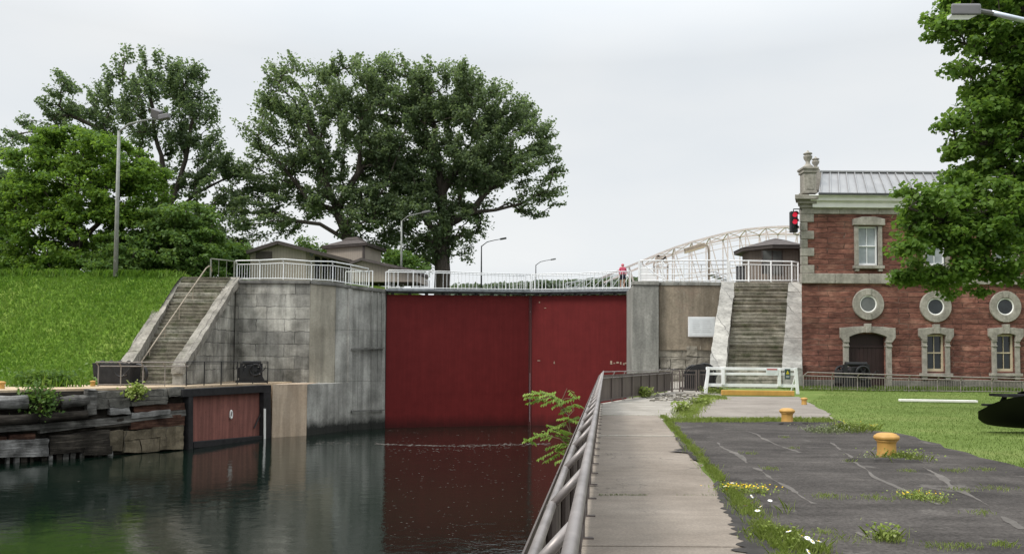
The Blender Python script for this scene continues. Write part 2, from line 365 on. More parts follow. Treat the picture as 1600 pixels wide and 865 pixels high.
def mat_wood(name, ca, cb, cc):
    m = Mt(name, 0.95, 0.15)
    v = m.scale(m.obj(), (0.35, 0.35, 5.0)); g = m.noise(2.2, 9, 0.7, v, 0.4)
    b = m.ramp(g, (0.30, ca), (0.52, cb), (0.72, cc)); st = m.ramp(m.noise(1.0, 6, 0.65), (0.38, 0.35), (0.6, 1.05))
    m.color(m.mix(1.0, b, st, 'MULTIPLY')); m.bump(g, 0.9, 0.06); return m.m
M['wood_grey'] = mat_wood('timber_grey', (0.05, 0.047, 0.042), (0.13, 0.125, 0.115), (0.30, 0.29, 0.27))
M['wood_pale'] = mat_wood('timber_pale', (0.09, 0.088, 0.082), (0.24, 0.235, 0.225), (0.46, 0.45, 0.44))
M['wood_dark'] = mat_wood('timber_dark', (0.017, 0.015, 0.013), (0.045, 0.039, 0.032), (0.11, 0.095, 0.078))
M['wood_rust'] = mat_wood('timber_reddish', (0.03, 0.016, 0.012), (0.075, 0.038, 0.027), (0.16, 0.09, 0.06))
M['wood_tan'] = mat_concrete('stone_tan', (0.11, 0.09, 0.06), (0.24, 0.20, 0.14), 1.2, 0.3, (2.3, 1.4, 0.4), mort=0.5)
M['stone_grey'] = mat_concrete('stone_quay', (0.075, 0.072, 0.064), (0.21, 0.20, 0.18), 1.1, 0.3, (3.1, 0.8, 0.4), mort=0.6)
M['picnic'] = mat_wood('picnic_wood', (0.012, 0.012, 0.012), (0.03, 0.03, 0.03), (0.06, 0.06, 0.058))

def mat_ground_asphalt():
    m = Mt('asphalt', 0.97, 0.08)
    b = m.ramp(m.noise(0.6, 8, 0.65), (0.34, (0.044, 0.040, 0.0375)), (0.66, (0.089, 0.0805, 0.074)))
    v = m.scale(m.obj(), (0.9, 3.2, 1)); b = m.mix(1.0, b, m.ramp(m.noise(0.8, 8, 0.7, v), (0.36, 0.72), (0.62, 1.12)), 'MULTIPLY')
    # sealed cracks: pale wandering lines
    vo = m.n('ShaderNodeTexVoronoi', {'Vector': m.n('ShaderNodeVectorMath', {0: m.n('ShaderNodeTexNoise', {'Vector': m.obj(), 'Scale': 0.8, 'Detail': 4.0}).outputs['Color'], 1: (1.4, 1.4, 0), 2: m.scale(m.obj(), (0.34, 0.15, 1))}, operation='MULTIPLY_ADD').outputs[0], 'Scale': 1.0}, feature='DISTANCE_TO_EDGE')
    ln = m.math('MULTIPLY', m.ramp(vo.outputs['Distance'], (0.010, 1.0), (0.026, 0.0)), m.ramp(m.noise(1.3, 5), (0.46, 0.0), (0.62, 0.35)))
    b = m.mix(ln, b, (0.19, 0.175, 0.16))
    sp = m.ramp(m.noise(26, 5, 0.8), (0.34, 0.58), (0.66, 1.42)); b = m.mix(1.0, b, sp, 'MULTIPLY'); b = m.mix(m.ramp(m.noise(3.0, 8, 0.75), (0.58, 0.0), (0.70, 0.45)), b, (0.035, 0.032, 0.03))
    m.color(b); m.bump(m.noise(45, 5, 0.7), 0.5, 0.012); return m.m
M['asphalt'] = mat_ground_asphalt(); M['asphalt_dark'] = mat_plain('asphalt_dark', (0.048, 0.044, 0.041), 0.95, 0.2, 0.35, 5, 0, 0.4)
def mat_path(name, ca, cb, joints=None):
    m = Mt(name, 0.9, 0.25)
    b = m.ramp(m.noise(0.7, 8, 0.6), (0.34, ca), (0.66, cb))
    b = m.mix(1.0, b, m.ramp(m.noise(2.5, 9, 0.72, m.scale(m.obj(), (0.6, 1.6, 1))), (0.3, 0.78), (0.62, 1.06)), 'MULTIPLY')
    b = m.mix(1.0, b, m.ramp(m.noise(38, 5, 0.8), (0.33, 0.76), (0.67, 1.22)), 'MULTIPLY'); b = m.mix(m.ramp(m.noise(1.1, 9, 0.75), (0.57, 0.0), (0.72, 0.35)), b, tuple(x * 0.5 for x in ca))
    cr = m.n('ShaderNodeTexVoronoi', {'Vector': m.n('ShaderNodeVectorMath', {0: m.n('ShaderNodeTexNoise', {'Vector': m.obj(), 'Scale': 1.2, 'Detail': 6.0}).outputs['Color'], 1: (1.0, 1.0, 0), 2: m.scale(m.obj(), (0.22, 0.16, 1))}, operation='MULTIPLY_ADD').outputs[0], 'Scale': 1.0}, feature='DISTANCE_TO_EDGE')
    b = m.mix(m.math('MULTIPLY', m.ramp(cr.outputs['Distance'], (0.0015, 1.0), (0.006, 0.0)), m.ramp(m.noise(0.9, 3), (0.48, 0.0), (0.6, 0.8))), b, (0.06, 0.055, 0.045))
    m.color(b); m.bump(m.noise(50, 5, 0.7), 0.35, 0.008); return m.m
M['path'] = mat_path('path_concrete', (0.185, 0.155, 0.126), (0.262, 0.225, 0.187))
M['path_lit_edge'] = mat_plain('lit_step_edge', (.42, .39, .34), .9, .2, .2, 5)  # light on the slab step's front edge, put into a pale colour
M['apron'] = mat_path('apron_concrete', (0.22, 0.20, 0.17), (0.36, 0.335, 0.295))
M['gravel'] = mat_path('gravel_patch', (0.20, 0.175, 0.15), (0.275, 0.245, 0.215))
M['gravel_dark'] = mat_path('seam_gravel', (0.095, 0.086, 0.078), (0.14, 0.127, 0.115))
M['quay_tan'] = mat_path('quay_tan', (0.40, 0.30, 0.20), (0.54, 0.43, 0.30))
def mat_lawn(name, stops):
    m = Mt(name, 0.95, 0.1)
    b = m.ramp(m.noise(0.35, 8, 0.65), *stops); b = m.mix(1.0, b, m.ramp(m.noise(25, 4, 0.7, m.scale(m.obj(), (1, 0.6, 1))), (0.3, 0.7), (0.7, 1.3)), 'MULTIPLY')
    m.color(b); m.bump(m.noise(40, 5, 0.8), 0.9, 0.03); return m.m
M['lawn'] = mat_lawn('lawn', ((0.3, (0.10, 0.145, 0.032)), (0.52, (0.14, 0.195, 0.05)), (0.72, (0.20, 0.22, 0.075))))
M['slope'] = mat_lawn('slope_grass', ((0.3, (0.09, 0.155, 0.02)), (0.52, (0.13, 0.215, 0.03)), (0.72, (0.20, 0.25, 0.06))))
def mat_leaf(name, c1, c2, c3, trans=0.35, sc=0.35, rough=0.55):
    m = Mt(name, rough, 0.25)
    g = m.n('ShaderNodeNewGeometry'); rn = g.outputs['Random Per Island']
    f = m.math('ADD', m.math('MULTIPLY', rn, 0.5), m.math('MULTIPLY', m.noise(sc, 4, 0.6), 0.9)); f = m.math('SUBTRACT', f, 0.2)
    c = m.ramp(f, (0.15, c1), (0.5, c2), (0.9, c3)); m.color(c)
    tr = m.n('ShaderNodeBsdfTranslucent', {'Color': m.mix(0.25, c, (0.25, 0.35, 0.02))})
    ms = m.n('ShaderNodeMixShader', {0: trans}); m.t.links.new(m.b.outputs[0], ms.inputs[1]); m.t.links.new(tr.outputs[0], ms.inputs[2])
    m.t.links.new(ms.outputs[0], m.out.inputs[0]); return m.m
M['leaf_poplar'] = mat_leaf('leaf_poplar', (0.085, 0.13, 0.066), (0.135, 0.19, 0.098), (0.20, 0.25, 0.145), 0.6)
M['leaf_poplar_dark'] = mat_leaf('leaf_poplar_bluish', (0.075, 0.118, 0.065), (0.115, 0.168, 0.092), (0.17, 0.22, 0.13), 0.6)
M['leaf_bright'] = mat_leaf('leaf_bright', (0.062, 0.135, 0.018), (0.11, 0.21, 0.03), (0.19, 0.29, 0.055), 0.55)
M['leaf_maple'] = mat_leaf('leaf_maple', (0.062, 0.135, 0.022), (0.12, 0.22, 0.038), (0.20, 0.31, 0.07), 0.6, sc=0.8)
M['leaf_bush'] = mat_leaf('leaf_bush', (0.06, 0.125, 0.025), (0.10, 0.185, 0.042), (0.16, 0.24, 0.075), 0.5)
M['leaf_sapling'] = mat_leaf('leaf_sapling', (0.10, 0.17, 0.02), (0.17, 0.27, 0.04), (0.28, 0.36, 0.09), 0.45, 6)
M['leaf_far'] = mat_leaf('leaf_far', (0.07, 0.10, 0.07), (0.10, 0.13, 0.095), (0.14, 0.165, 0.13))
M['blade_slope'] = mat_leaf('blade_slope', (0.07, 0.17, 0.015), (0.135, 0.27, 0.03), (0.26, 0.36, 0.09), 0.4, 0.16)
M['blade_lawn'] = mat_leaf('blade_lawn', (0.085, 0.14, 0.026), (0.125, 0.19, 0.04), (0.19, 0.225, 0.07), 0.3, 0.5)
M['weed'] = mat_leaf('weed_green', (0.17, 0.235, 0.045), (0.27, 0.345, 0.075), (0.38, 0.42, 0.17), 0.45, 2.0)
M['weed_grey'] = mat_leaf('weed_greyish', (0.17, 0.20, 0.11), (0.24, 0.275, 0.15), (0.33, 0.35, 0.21), 0.35, 2.0)
M['petal'] = mat_plain('petal_white', (0.82, 0.82, 0.80), 0.7, 0.2, 0.05, 8, 0, 0)
M['petal_yellow'] = mat_plain('petal_yellow', (0.70, 0.45, 0.02), 0.7, 0.2, 0.15, 8, 0, 0)
def mat_bark(name, ca, cb):
    m = Mt(name, 0.95, 0.15); g = m.noise(3.0, 7, 0.7, m.scale(m.obj(), (2, 2, 0.35)))
    m.color(m.ramp(g, (0.35, ca), (0.65, cb))); m.bump(g, 0.8, 0.08); return m.m
M['bark'] = mat_bark('bark', (0.035, 0.030, 0.024), (0.105, 0.09, 0.074))
M['twig'] = mat_plain('twig', (0.17, 0.12, 0.08), 0.8, 0.2, 0.3, 6)
def mat_water():
    m = Mt('water', 0.035, 0.5); m.b.inputs['IOR'].default_value = 1.6
    b = m.ramp(m.noise(0.06, 3), (0.35, (0.003, 0.0075, 0.0055)), (0.65, (0.0045, 0.011, 0.007)))
    m.color(b)
    h = m.math('ADD', m.noise(1.15, 5, 0.6, m.scale(m.obj(), (1.0, 1.25, 1)), 0.4), m.math('MULTIPLY', m.noise(0.3, 3), 1.0))
    m.bump(h, 0.13, 0.10); return m.m
M['water'] = mat_water()

# ================================================================== GROUND, WATER
def xP(d): return -0.1945 + 0.118 * d          # line of the canal railing
def xE(d): return xP(d) - 0.13                 # edge of the canal
def sheet(name, pts, z, mat, jitter=0.0, step=0.6, kind='structure'):
    out = []
    for i in range(len(pts)):
        a, b = Vector((pts[i][0], pts[i][1], z)), Vector((pts[(i + 1) % len(pts)][0], pts[(i + 1) % len(pts)][1], z))
        n = max(1, min(60, int((b - a).length / step))) if jitter else 1
        pr = Vector((-(b - a).y, (b - a).x, 0)).normalized()
        for k in range(n):
            p = a.lerp(b, k / n)
            if jitter and k: p = p + pr * (noise.noise(p * 1.7) * jitter + noise.noise(p * 6) * jitter * 0.4)
            out.append(p)
    m = MB(); m.v = out; m.f = [tuple(range(len(out)))]
    o = m.build(name, mat, kind=kind); return o

C1 = Vector((xP(27), 27, 0)); C2 = Vector((7.6, 37.8, 0)); C3 = W(988, 440, 57)
MB().prism([(xE(-15), -15), (xE(27), 27), (C2.x - 0.2, 37.9), (C3.x, 57), (C3.x, 58.5), (200, 58.5), (200, -15)], -8, -0.03).build('ground', M['lawn'], kind='structure')
MB().quad((-400, -60, WATER), (xE(-15) + 3, -60, WATER), (14, 70, WATER), (-400, 70, WATER)).build('water', M['water'], kind='structure')
WA = G(0, 725, WATER); WB = G(290, 702, WATER); WDIR = (WB - WA).normalized(); WL = WA - WDIR * 14
S1 = G(424, 683, WATER); B1 = G(479, 680, WATER); B2 = G(545, 672, WATER); B3 = G(601, 668, WATER)
WN_ = Vector((-WDIR.y, WDIR.x, 0))             # into the bank
# left bank: quay
q0, q1 = WL + WN_ * 0.75, WB + WN_ * 0.75
sn = Vector((-(S1 - WB).y, (S1 - WB).x, 0)).normalized()
MB().prism([(q0.x, q0.y), (q1.x, q1.y), ((WB + sn * .7).x, (WB + sn * .7).y), ((S1 + sn * .7).x, (S1 + sn * .7).y), (S1.x + 0.2, S1.y + 2.0), (S1.x + .2, 62), (-120, 62), (-120, q0.y)], -8, QZ).build('quay', M['quay_tan'], kind='structure')
# grass slope
XS = -24.55; D0, D1 = 49.2, 58.9
m = MB(); nx, ny = 70, 22
for j in range(ny + 1):
    for i in range(nx + 1):
        x = -110 + (XS + 110) * (i / nx) ** 0.6; t = j / ny; y = D0 + (D1 + 2 - D0) * t
        s = min(1, max(0, (y - D0) / (D1 - D0))); z = QZ - 0.1 + (PZ - QZ + 0.15) * (s * s * (3 - 2 * s) * 0.35 + s * 0.65)
        k = min(1, 3 * s * (1.02 - s)); z += (noise.noise(Vector((x * .25, y * .3, 0))) * 0.35 + noise.noise(Vector((x, y, 3))) * 0.10) * k
        z += noise.noise(Vector((x * .55, 7, 0))) * .16 * s ** 6 + noise.noise(Vector((x * 2.1, 9, 0))) * .08 * s ** 6
        if x < -40: z += (-40 - x) * 0.02 * s
        m.v.append(Vector((x, y, z)))
for j in range(ny):
    for i in range(nx):
        a = j * (nx + 1) + i; m.f.append((a, a + 1, a + nx + 2, a + nx + 1))
SLOPE = m.build('hillside', M['slope'], smooth=True, kind='structure')
MB().prism([(-400, 60.6), (-20.4, 60.6), (-20.4, 60), (-12, 64), (-9.6, 66.5), (3, 140), (-400, 140)], -8, PZ - 0.04).build('upper_terrace', M['slope'], kind='structure')
MB().prism([(14, 58.6), (200, 58.6), (200, 140), (20, 140)], -8, 7.0).build('upper_lawn', M['lawn'], kind='structure')
MB().quad((-20, 67, 5.4), (20, 67, 5.4), (40, 160, 5.4), (-20, 160, 5.4)).build('upstream_water', M['water'], kind='structure')
MB().box((0, 1640, 3), (5000, 3000, 8)).build('far_ground', M['lawn'], kind='structure')

# right bank surfaces
pe1, pe2 = G(1030, 650, 0), G(1210, 865, 0); pdir = (pe2 - pe1) / (pe2.y - pe1.y)
def pathR(d): return pe1.x + pdir.x * (d - pe1.y)
dA = G(940, 649, 0).y
lawn_edge = [G(1302, 654, 0), G(1345, 667, 0), G(1430, 681, 0), G(1530, 713, 0), G(1610, 733, 0)]
lawn_edge.append(lawn_edge[-1] + (lawn_edge[-1] - lawn_edge[-2]) * 9)
asp = [Vector((pathR(-6) - .05, -6, 0)), Vector((pathR(-6) + 14, -6, 0)), Vector((lawn_edge[-1].x, -2, 0))] + lawn_edge[::-1] + [G(1180, 658, 0), G(1045, 657, 0)]
sheet('asphalt', asp, -0.008, M['asphalt'], 0.22)
grv = [G(1075, 657.5, 0), G(1305, 655, 0), G(1292, 643, 0), G(1268, 630, 0), G(1248, 619, 0), G(1118, 618, 0), G(1100, 628, 0)]
sheet('gravel_path', grv, -0.014, M['gravel'], 0.12)
apr = [Vector((xE(dA), dA, 0)), G(1046, 656, 0), G(1072, 650, 0), G(1098, 630, 0), G(1128, 618, 0), G(1128, 612, 0), W(1128, 590, 57), W(990, 590, 57), Vector((C2.x - .15, 37.9, 0)), Vector((xE(27), 27, 0))]
apr = [Vector((p.x, p.y, 0)) for p in apr]
sheet('apron', apr, -0.011, M['apron'])
joint_rows = [648.5, 680, 773, 852]
ds = [G(1000, r, 0).y for r in joint_rows] + [2.6, -6]
m = MB(); gap = 0.018
for i in range(len(ds) - 1):
    a, b = ds[i] - gap / 2, ds[i + 1] + gap / 2; dz = [0.0, -0.016, 0.0, -0.004, 0.0][i]
    n = 10; e = []
    for k in range(n + 1):
        d = b + (a - b) * k / n; e.append((pathR(d) + noise.noise(Vector((0, d * 1.5, 0))) * 0.03 * (0 < k < n), d))
    m.prism([(xE(b), b)] + e + [(xE(a), a)], -0.06, dz)
PATH = m.build('path', M['path'], kind='structure', bevel=0.006)
d_ = ds[1]; MB().prism([(xE(d_) + .16, d_ - .035), (pathR(d_) - .05, d_ - .035), (pathR(d_) - .05, d_ + .02), (xE(d_) + .16, d_ + .02)], -.05, .004).build('lit_edge_strip', M['path_lit_edge'], kind='structure')  # thin pale strip painting the lit front edge of the slab step
# ragged tongues of asphalt lapping onto the path edge
rag = [Vector((pathR(2.5) + .06, 2.5, 0))]
for k in range(150):
    d = 3.0 + k * 0.045; rag.append(Vector((pathR(d) - 0.02 - max(0, 0.30 * (1 - abs(d - 6.0) / 3.9)) * (0.55 + abs(noise.noise(Vector((d * 5.1, 2, 0)))) * .9 + abs(noise.noise(Vector((d * 13, 5, 0)))) * .22), d, 0)))
rag.append(Vector((pathR(10) + .06, 10, 0)))
sheet('asphalt_overlap', rag[::-1], 0.004, M['asphalt_dark'])
rag = [Vector((pathR(12) + .05, 12, 0))] + [Vector((pathR(d) - 0.03 - (0.30 if 13.0 < d < 13.5 else 0.04) * abs(noise.noise(Vector((d * 3, 7, 0)))) * 2, d, 0)) for d in np.linspace(12.1, 15.5, 24)] + [Vector((pathR(15.6) + .05, 15.6, 0))]
sheet('asphalt_patch', rag[::-1], 0.004, M['asphalt'])
# rubble strip by the fence
m = MB()
for k in range(150):
    px = random.uniform(1012, 1108); row = 622 - (px - 1000) * 0.035 + random.uniform(-5, 5); p = G(px, row, 0)
    s = random.uniform(0.06, 0.22); m.box((p.x, p.y, 0.0), (s, s * random.uniform(.5, 1), random.uniform(.02, .07)), random.uniform(0, 3))
m.build('rubble', M['rubble'], kind='stuff')

def rough(o, cuts, amp, freq, hi=3.0):
    """wear the edges and faces of a solid unevenly"""
    bm = bmesh.new(); bm.from_mesh(o.data); bmesh.ops.subdivide_edges(bm, edges=bm.edges[:], cuts=cuts, use_grid_fill=True)
    w = wl(o)
    for v in bm.verts:
        p = v.co + w; d = Vector((noise.noise(p * freq), noise.noise(p * freq + Vector((31, 7, 3))), noise.noise(p * freq + Vector((5, 53, 11))))) + .6 * Vector((noise.noise(p * freq * hi), noise.noise(p * freq * hi + Vector((3, 17, 9))), noise.noise(p * freq * hi + Vector((41, 2, 8)))))
        v.co += d * amp
    uvl = bm.loops.layers.uv.active
    if uvl: bm.loops.layers.uv.remove(uvl)
    bm.to_mesh(o.data); bm.free(); auto_uv(o.data)
# ================================================================== LEFT LOCK PIER
pier = thing('lock_pier', 'tall weathered concrete and block lock pier left of the red gates', 'lock pier', (-14, 60, QZ))
ptop = [W(369, 437, 59), W(485, 438, 59), W(525, 441.5, 60), W(546, 445, 60.5), W(601, 452, 62.6)]
pbk = [Vector((-8.6, 70, ptop[4].z)), Vector((-20.3, 70, PZ))]
def vprism(pts, z0, dz=0.0):
    return MB().hexa([Vector((p.x, p.y, z0)) for p in pts], [Vector((p.x, p.y, p.z + dz)) for p in pts])
CAP = 0.26
vprism([ptop[0], ptop[1], Vector((-14.9, 66, PZ)), Vector((-20.2, 66, PZ))], -1, -CAP).build('block_wall', M['masonry'], pier)
vprism([ptop[1] + Vector((.02, -.03, 0)), ptop[2], ptop[2] + Vector((0, 3, 0)), ptop[1] + Vector((0.02, 4, 0))], -1, -CAP).build('tan_panel', M['concrete_tan'], pier)
vprism([ptop[2] + Vector((.02, 0, 0)), ptop[3], ptop[3] + Vector((0.0, .06, 0)), ptop[4], pbk[0], ptop[2] + Vector((.02, 6, 0))], WATER - 3, -CAP).build('grey_panel', M['concrete_grey'], pier)
# ledge block in front, and its pale left end
lb = [B1 + Vector((0, 0, 0)), B2, B2 + Vector((-.05, 1.0, 0)), B1 + Vector((0, 3.2, 0))]
MB().prism([(p.x, p.y) for p in lb], WATER - 3, QZ - 0.1).build('lower_block', M['concrete_grey'], pier)
bb = [S1 + Vector((0.02, 0, 0)), B1 - Vector((0.02, 0, 0)), B1 + Vector((-.02, 3.1, 0)), S1 + Vector((.02, 4.4, 0))]
MB().prism([(p.x, p.y) for p in bb], WATER - 3, QZ - 0.08).build('beige_block', M['concrete_beige'], pier)
m = MB()
def coping(pts, out, h, top=0.0):
    ctr = sum((Vector((p.x, p.y, 0)) for p in pts), Vector()) / len(pts); mm = MB()
    for a, b in zip(pts[:-1], pts[1:]):
        n = Vector(((b - a).y, -(b - a).x, 0)).normalized() * out; back = Vector((0, .6, 0))
        mm.hexa([a + n - Vector((0, 0, h)), b + n - Vector((0, 0, h)), b + back - Vector((0, 0, h)), a + back - Vector((0, 0, h))], [a + n + Vector((0, 0, top)), b + n + Vector((0, 0, top)), b + back + Vector((0, 0, top)), a + back + Vector((0, 0, top))])
    return mm
cp = [ptop[0] - Vector((.3, 0, 0)), ptop[1], ptop[2], ptop[3], ptop[4]]
coping(cp, 0.14, CAP, 0.0).build('coping', M['coping'], pier, bevel=0.03)
# pilaster ribs and the guide channel of the grey panel
m = MB()
for t, w in ((0.02, .35), (0.62, .10), (0.80, .10), (0.95, .30)):
    p = B2.lerp(B3, t); zt = ptop[3].z + (ptop[4].z - ptop[3].z) * t - CAP - 0.02
    dr = (B3 - B2).normalized(); nn = Vector((dr.y, -dr.x, 0))
    a = Vector((p.x, p.y, WATER - 1)) + nn * 0.02
    q = Vector((ptop[3].lerp(ptop[4], t).x, ptop[3].lerp(ptop[4], t).y, zt)) + nn * 0.02
    m.hexa([a - dr * w / 2 - nn * .3, a + dr * w / 2 - nn * .3, a + dr * w / 2 + nn * .07, a - dr * w / 2 + nn * .07], [q - dr * w / 2 - nn * .3, q + dr * w / 2 - nn * .3, q + dr * w / 2 + nn * .07, q - dr * w / 2 + nn * .07])
m.build('pilaster', M['concrete_grey'], pier)
for r in (543, 640):
    a, b = W(549, r + 2, 60.45), W(600, r, 62.45); MB().bar(a, b, 0.16, 0.12).build('ledge_line', M['coping'], pier)

# ================================================================== LEFT STAIRS
def staircase(name, label, loc, fl, fr, tl, tr, n, mat, nose=0.03):
    """steps between the front edge (fl, fr) and the top edge (tl, tr)"""
    t = thing(name, label, 'staircase', loc)
    for i in range(n):
        a, b = i / n, (i + 1) / n
        p0, p1 = fl.lerp(tl, a), fr.lerp(tr, a); q0, q1 = fl.lerp(tl, b), fr.lerp(tr, b); z = fl.z + (tl.z - fl.z) * b
        back = Vector((0, .5, 0)); j = random.uniform(-.02, .02)
        f0, f1 = p0 - Vector((0, nose + j, 0)), p1 - Vector((0, nose - j, 0))
        zr = z - .09 - abs(j)
        m = MB().hexa([Vector((x.x, x.y, z - .75)) for x in (p0, p1, q1 + back, q0 + back)], [Vector((x.x, x.y, zr)) for x in (p0, p1, q1 + back, q0 + back)])
        m.hexa([Vector((x.x, x.y, zr + .003)) for x in (f0, f1, q1 + back, q0 + back)], [Vector((x.x, x.y, z + j * .5)) for x in (f0, f1, q1 + back, q0 + back)])
        o = m.build('step', mat if not isinstance(mat, (list, tuple)) else random.choice(mat), t); rough(o, 3, .022, 1.7)
    return t
def parapet(t, b0, b1, t0, t1, zb, zt, z0, mat, name='parapet', drop=None):
    f = [Vector((b0.x, b0.y, z0)), Vector((b1.x, b1.y, z0)), Vector((t1.x, t1.y, z0)), Vector((t0.x, t0.y, z0))]
    k = [Vector((b0.x, b0.y, zb)), Vector((b1.x, b1.y, zb)), Vector((t1.x, t1.y, zt)), Vector((t0.x, t0.y, zt))]
    if drop: f = [q - Vector((0, 0, drop)) for q in k]
    m = MB(); n = 7
    for i in range(n):                          # stone by stone, a little uneven
        a, b = i / n, (i + 1) / n; e = random.uniform(-.025, .025)
        lo = [f[0].lerp(f[3], a), f[1].lerp(f[2], a), f[1].lerp(f[2], b), f[0].lerp(f[3], b)]
        hi = [k[0].lerp(k[3], a), k[1].lerp(k[2], a), k[1].lerp(k[2], b), k[0].lerp(k[3], b)]
        g = 0.012
        lo = [lo[0] + Vector((e, g, 0)), lo[1] + Vector((e, g, 0)), lo[2] + Vector((e, -g, 0)), lo[3] + Vector((e, -g, 0))]
        hi = [hi[0] + Vector((e, g, e)), hi[1] + Vector((e, g, e)), hi[2] + Vector((e, -g, e)), hi[3] + Vector((e, -g, e))]
        m.hexa(lo, hi)
    o = m.build(name, mat, t); rough(o, 3, .05, 1.3); return o
def g2(px, d, z): 
    p = W(px, 500, d); return Vector((p.x, p.y, z))
LS = staircase('stone_staircase', 'long mossy stone staircase climbing beside the grass slope on the far bank', (-22.6, 50, QZ),
    g2(204, 50, QZ), g2(271, 50, QZ), g2(286, 59, PZ - .03), g2(359, 59, PZ - .03), 30, [M['step'], M['step'], M['step_light']])
parapet(LS, g2(186, 49.6, 0), g2(205, 49.6, 0), g2(270, 59.2, 0), g2(286, 59.2, 0), 0.85, PZ + .02, QZ - .3, M['parapet_dark'])
parapet(LS, g2(270, 49.6, 0), g2(291, 49.6, 0), g2(358, 59.2, 0), g2(373, 59.2, 0), 0.95, PZ + .02, 0, M['parapet_dark'], drop=0.55)
a0, a1, b0, b1 = g2(271.5, 49.75, 0), g2(288, 49.75, 0), g2(359, 59.6, 0), g2(370, 59.6, 0)
MB().hexa([Vector((p.x, p.y, QZ - .3)) for p in (a0, a1, b1, b0)], [Vector((a0.x, a0.y, .42)), Vector((a1.x, a1.y, .42)), Vector((b1.x, b1.y, PZ - .5)), Vector((b0.x, b0.y, PZ - .5))]).build('side_wall', M['masonry'], LS)
hp = [W(220, 566, 51), W(272, 491, 54.6), W(322, 419, 58.2), W(327, 415.3, 58.7), W(330, 417, 59.0), W(331, 424, 59.2)]
m = MB().tube(hp, 0.045, 6); 
for t in (0.12, .34, .56, .78): 
    p = hp[0].lerp(hp[2], t); m.tube([p, p - Vector((0, 0, 1.0))], 0.03, 5)
m.build('handrail', M['tan_pipe'], LS)

# ================================================================== RIGHT PIER + STAIRS
RZ = 7.05
rp_ = thing('lock_pier', 'brown and grey concrete lock pier with a white plaque right of the red gates', 'lock pier', (11, 58, 0))
c0 = W(988, 442, 56.4); c1 = W(1030, 441, 56.4)
MB().prism([(c0.x, c0.y), (c1.x - .02, c1.y), (c1.x - .02, 62), (c0.x + .4, 62)], -8, RZ - .28).build('grey_panel', M['concrete_light'], rp_, bevel=0.05)
arc = [W(1030, 440, 56.8), W(1060, 440, 56.6), W(1095, 440, 56.6), W(1150, 440, 57.0)]
MB().prism([(p.x, p.y) for p in arc] + [(arc[-1].x, 62), (arc[0].x, 62)], 2.2, RZ - .22).build('brown_panel', M['concrete_brown'], rp_)
MB().prism([(p.x, p.y + .10) for p in arc] + [(arc[-1].x, 62), (arc[0].x, 62)], -1, 2.19).build('rubble_base', M['rubble'], rp_)
mm_ = MB(); rr_ = random.Random(3); xx_ = arc[0].x
while xx_ < arc[2].x + .6:
    w_ = rr_.uniform(.5, 1.5)
    for z_, h_ in ((.45, .85), (1.3, .8), (2.1, .75)):
        if z_ < 2 or rr_.random() < .55:
            o_ = MB().box((xx_ + w_ / 2, 56.72, z_ + rr_.uniform(-.06, .06)), (w_ - .05, .3, h_ - .06)).build('facing_stone', M['rubble'], rp_); rough(o_, 4, .09, 1.2)
    xx_ += w_
cc = [Vector((c0.x, c0.y, RZ)), Vector((c1.x, c1.y, RZ))] + [Vector((p.x, p.y, RZ + 0.02)) for p in arc] + [Vector((20.5, 57.2, RZ))]
coping(cc, 0.08, 0.27).build('coping', M['concrete_light'], rp_, bevel=0.03)
MB().prism([(c0.x + .3, 57.4), (20.6, 57.4), (24, 66), (C3.x + 2.4, 66)], 4.5, RZ - 0.01).build('platform', M['path'], rp_)
MB().prism([(11, 57.6), (20.6, 57.6), (22, 62), (11, 62)], -1, 6.9).build('core', M['rubble'], rp_)
plq = thing('plaque', 'large white rectangular notice plaque fixed to the brown concrete pier', 'plaque', W(1096, 510, 56.5))
a, b = W(1075, 494.5, 56.47), W(1118, 526, 56.47)
MB().box(((a.x + b.x) / 2, a.y, (a.z + b.z) / 2), (b.x - a.x, .06, a.z - b.z)).build('frame', M['white'], plq, bevel=0.01)
MB().box(((a.x + b.x) / 2, a.y - .035, (a.z + b.z) / 2), (b.x - a.x - .16, .02, a.z - b.z - .16)).build('board', M['sign_white'], plq)
m = MB()
for i in range(7):
    z = a.z - 0.26 - i * 0.135
    for x0, x1 in ((0.16, 0.46), (0.52, 0.88)):
        w = (b.x - a.x); x1 = x1 - random.uniform(0, .1); m.box((a.x + w * (x0 + x1) / 2, a.y - .049, z), (w * (x1 - x0), .008, .035))
m.build('lettering', M['sign_grey'], plq)

RS = staircase('stone_staircase', 'steep weathered stone staircase between pale parapets beside the red brick building', (13, 43.5, 0),
    g2(1134, 43.7, 0.0), g2(1221, 43.7, 0.0), g2(1149, 56.6, RZ - .02), g2(1232, 56.6, RZ - .02), 26, [M['step_light'], M['step_light'], M['step']], 0.035)
parapet(RS, g2(1107.5, 43.3, 0), g2(1133.5, 43.3, 0), g2(1128, 56.6, 0), g2(1148.5, 56.6, 0), 1.13, RZ + .02, -.2, M['parapet'])
parapet(RS, g2(1221.5, 43.3, 0), g2(1253, 43.3, 0), g2(1232.5, 56.6, 0), g2(1254, 56.6, 0), 1.13, RZ + .02, -.2, M['parapet'])

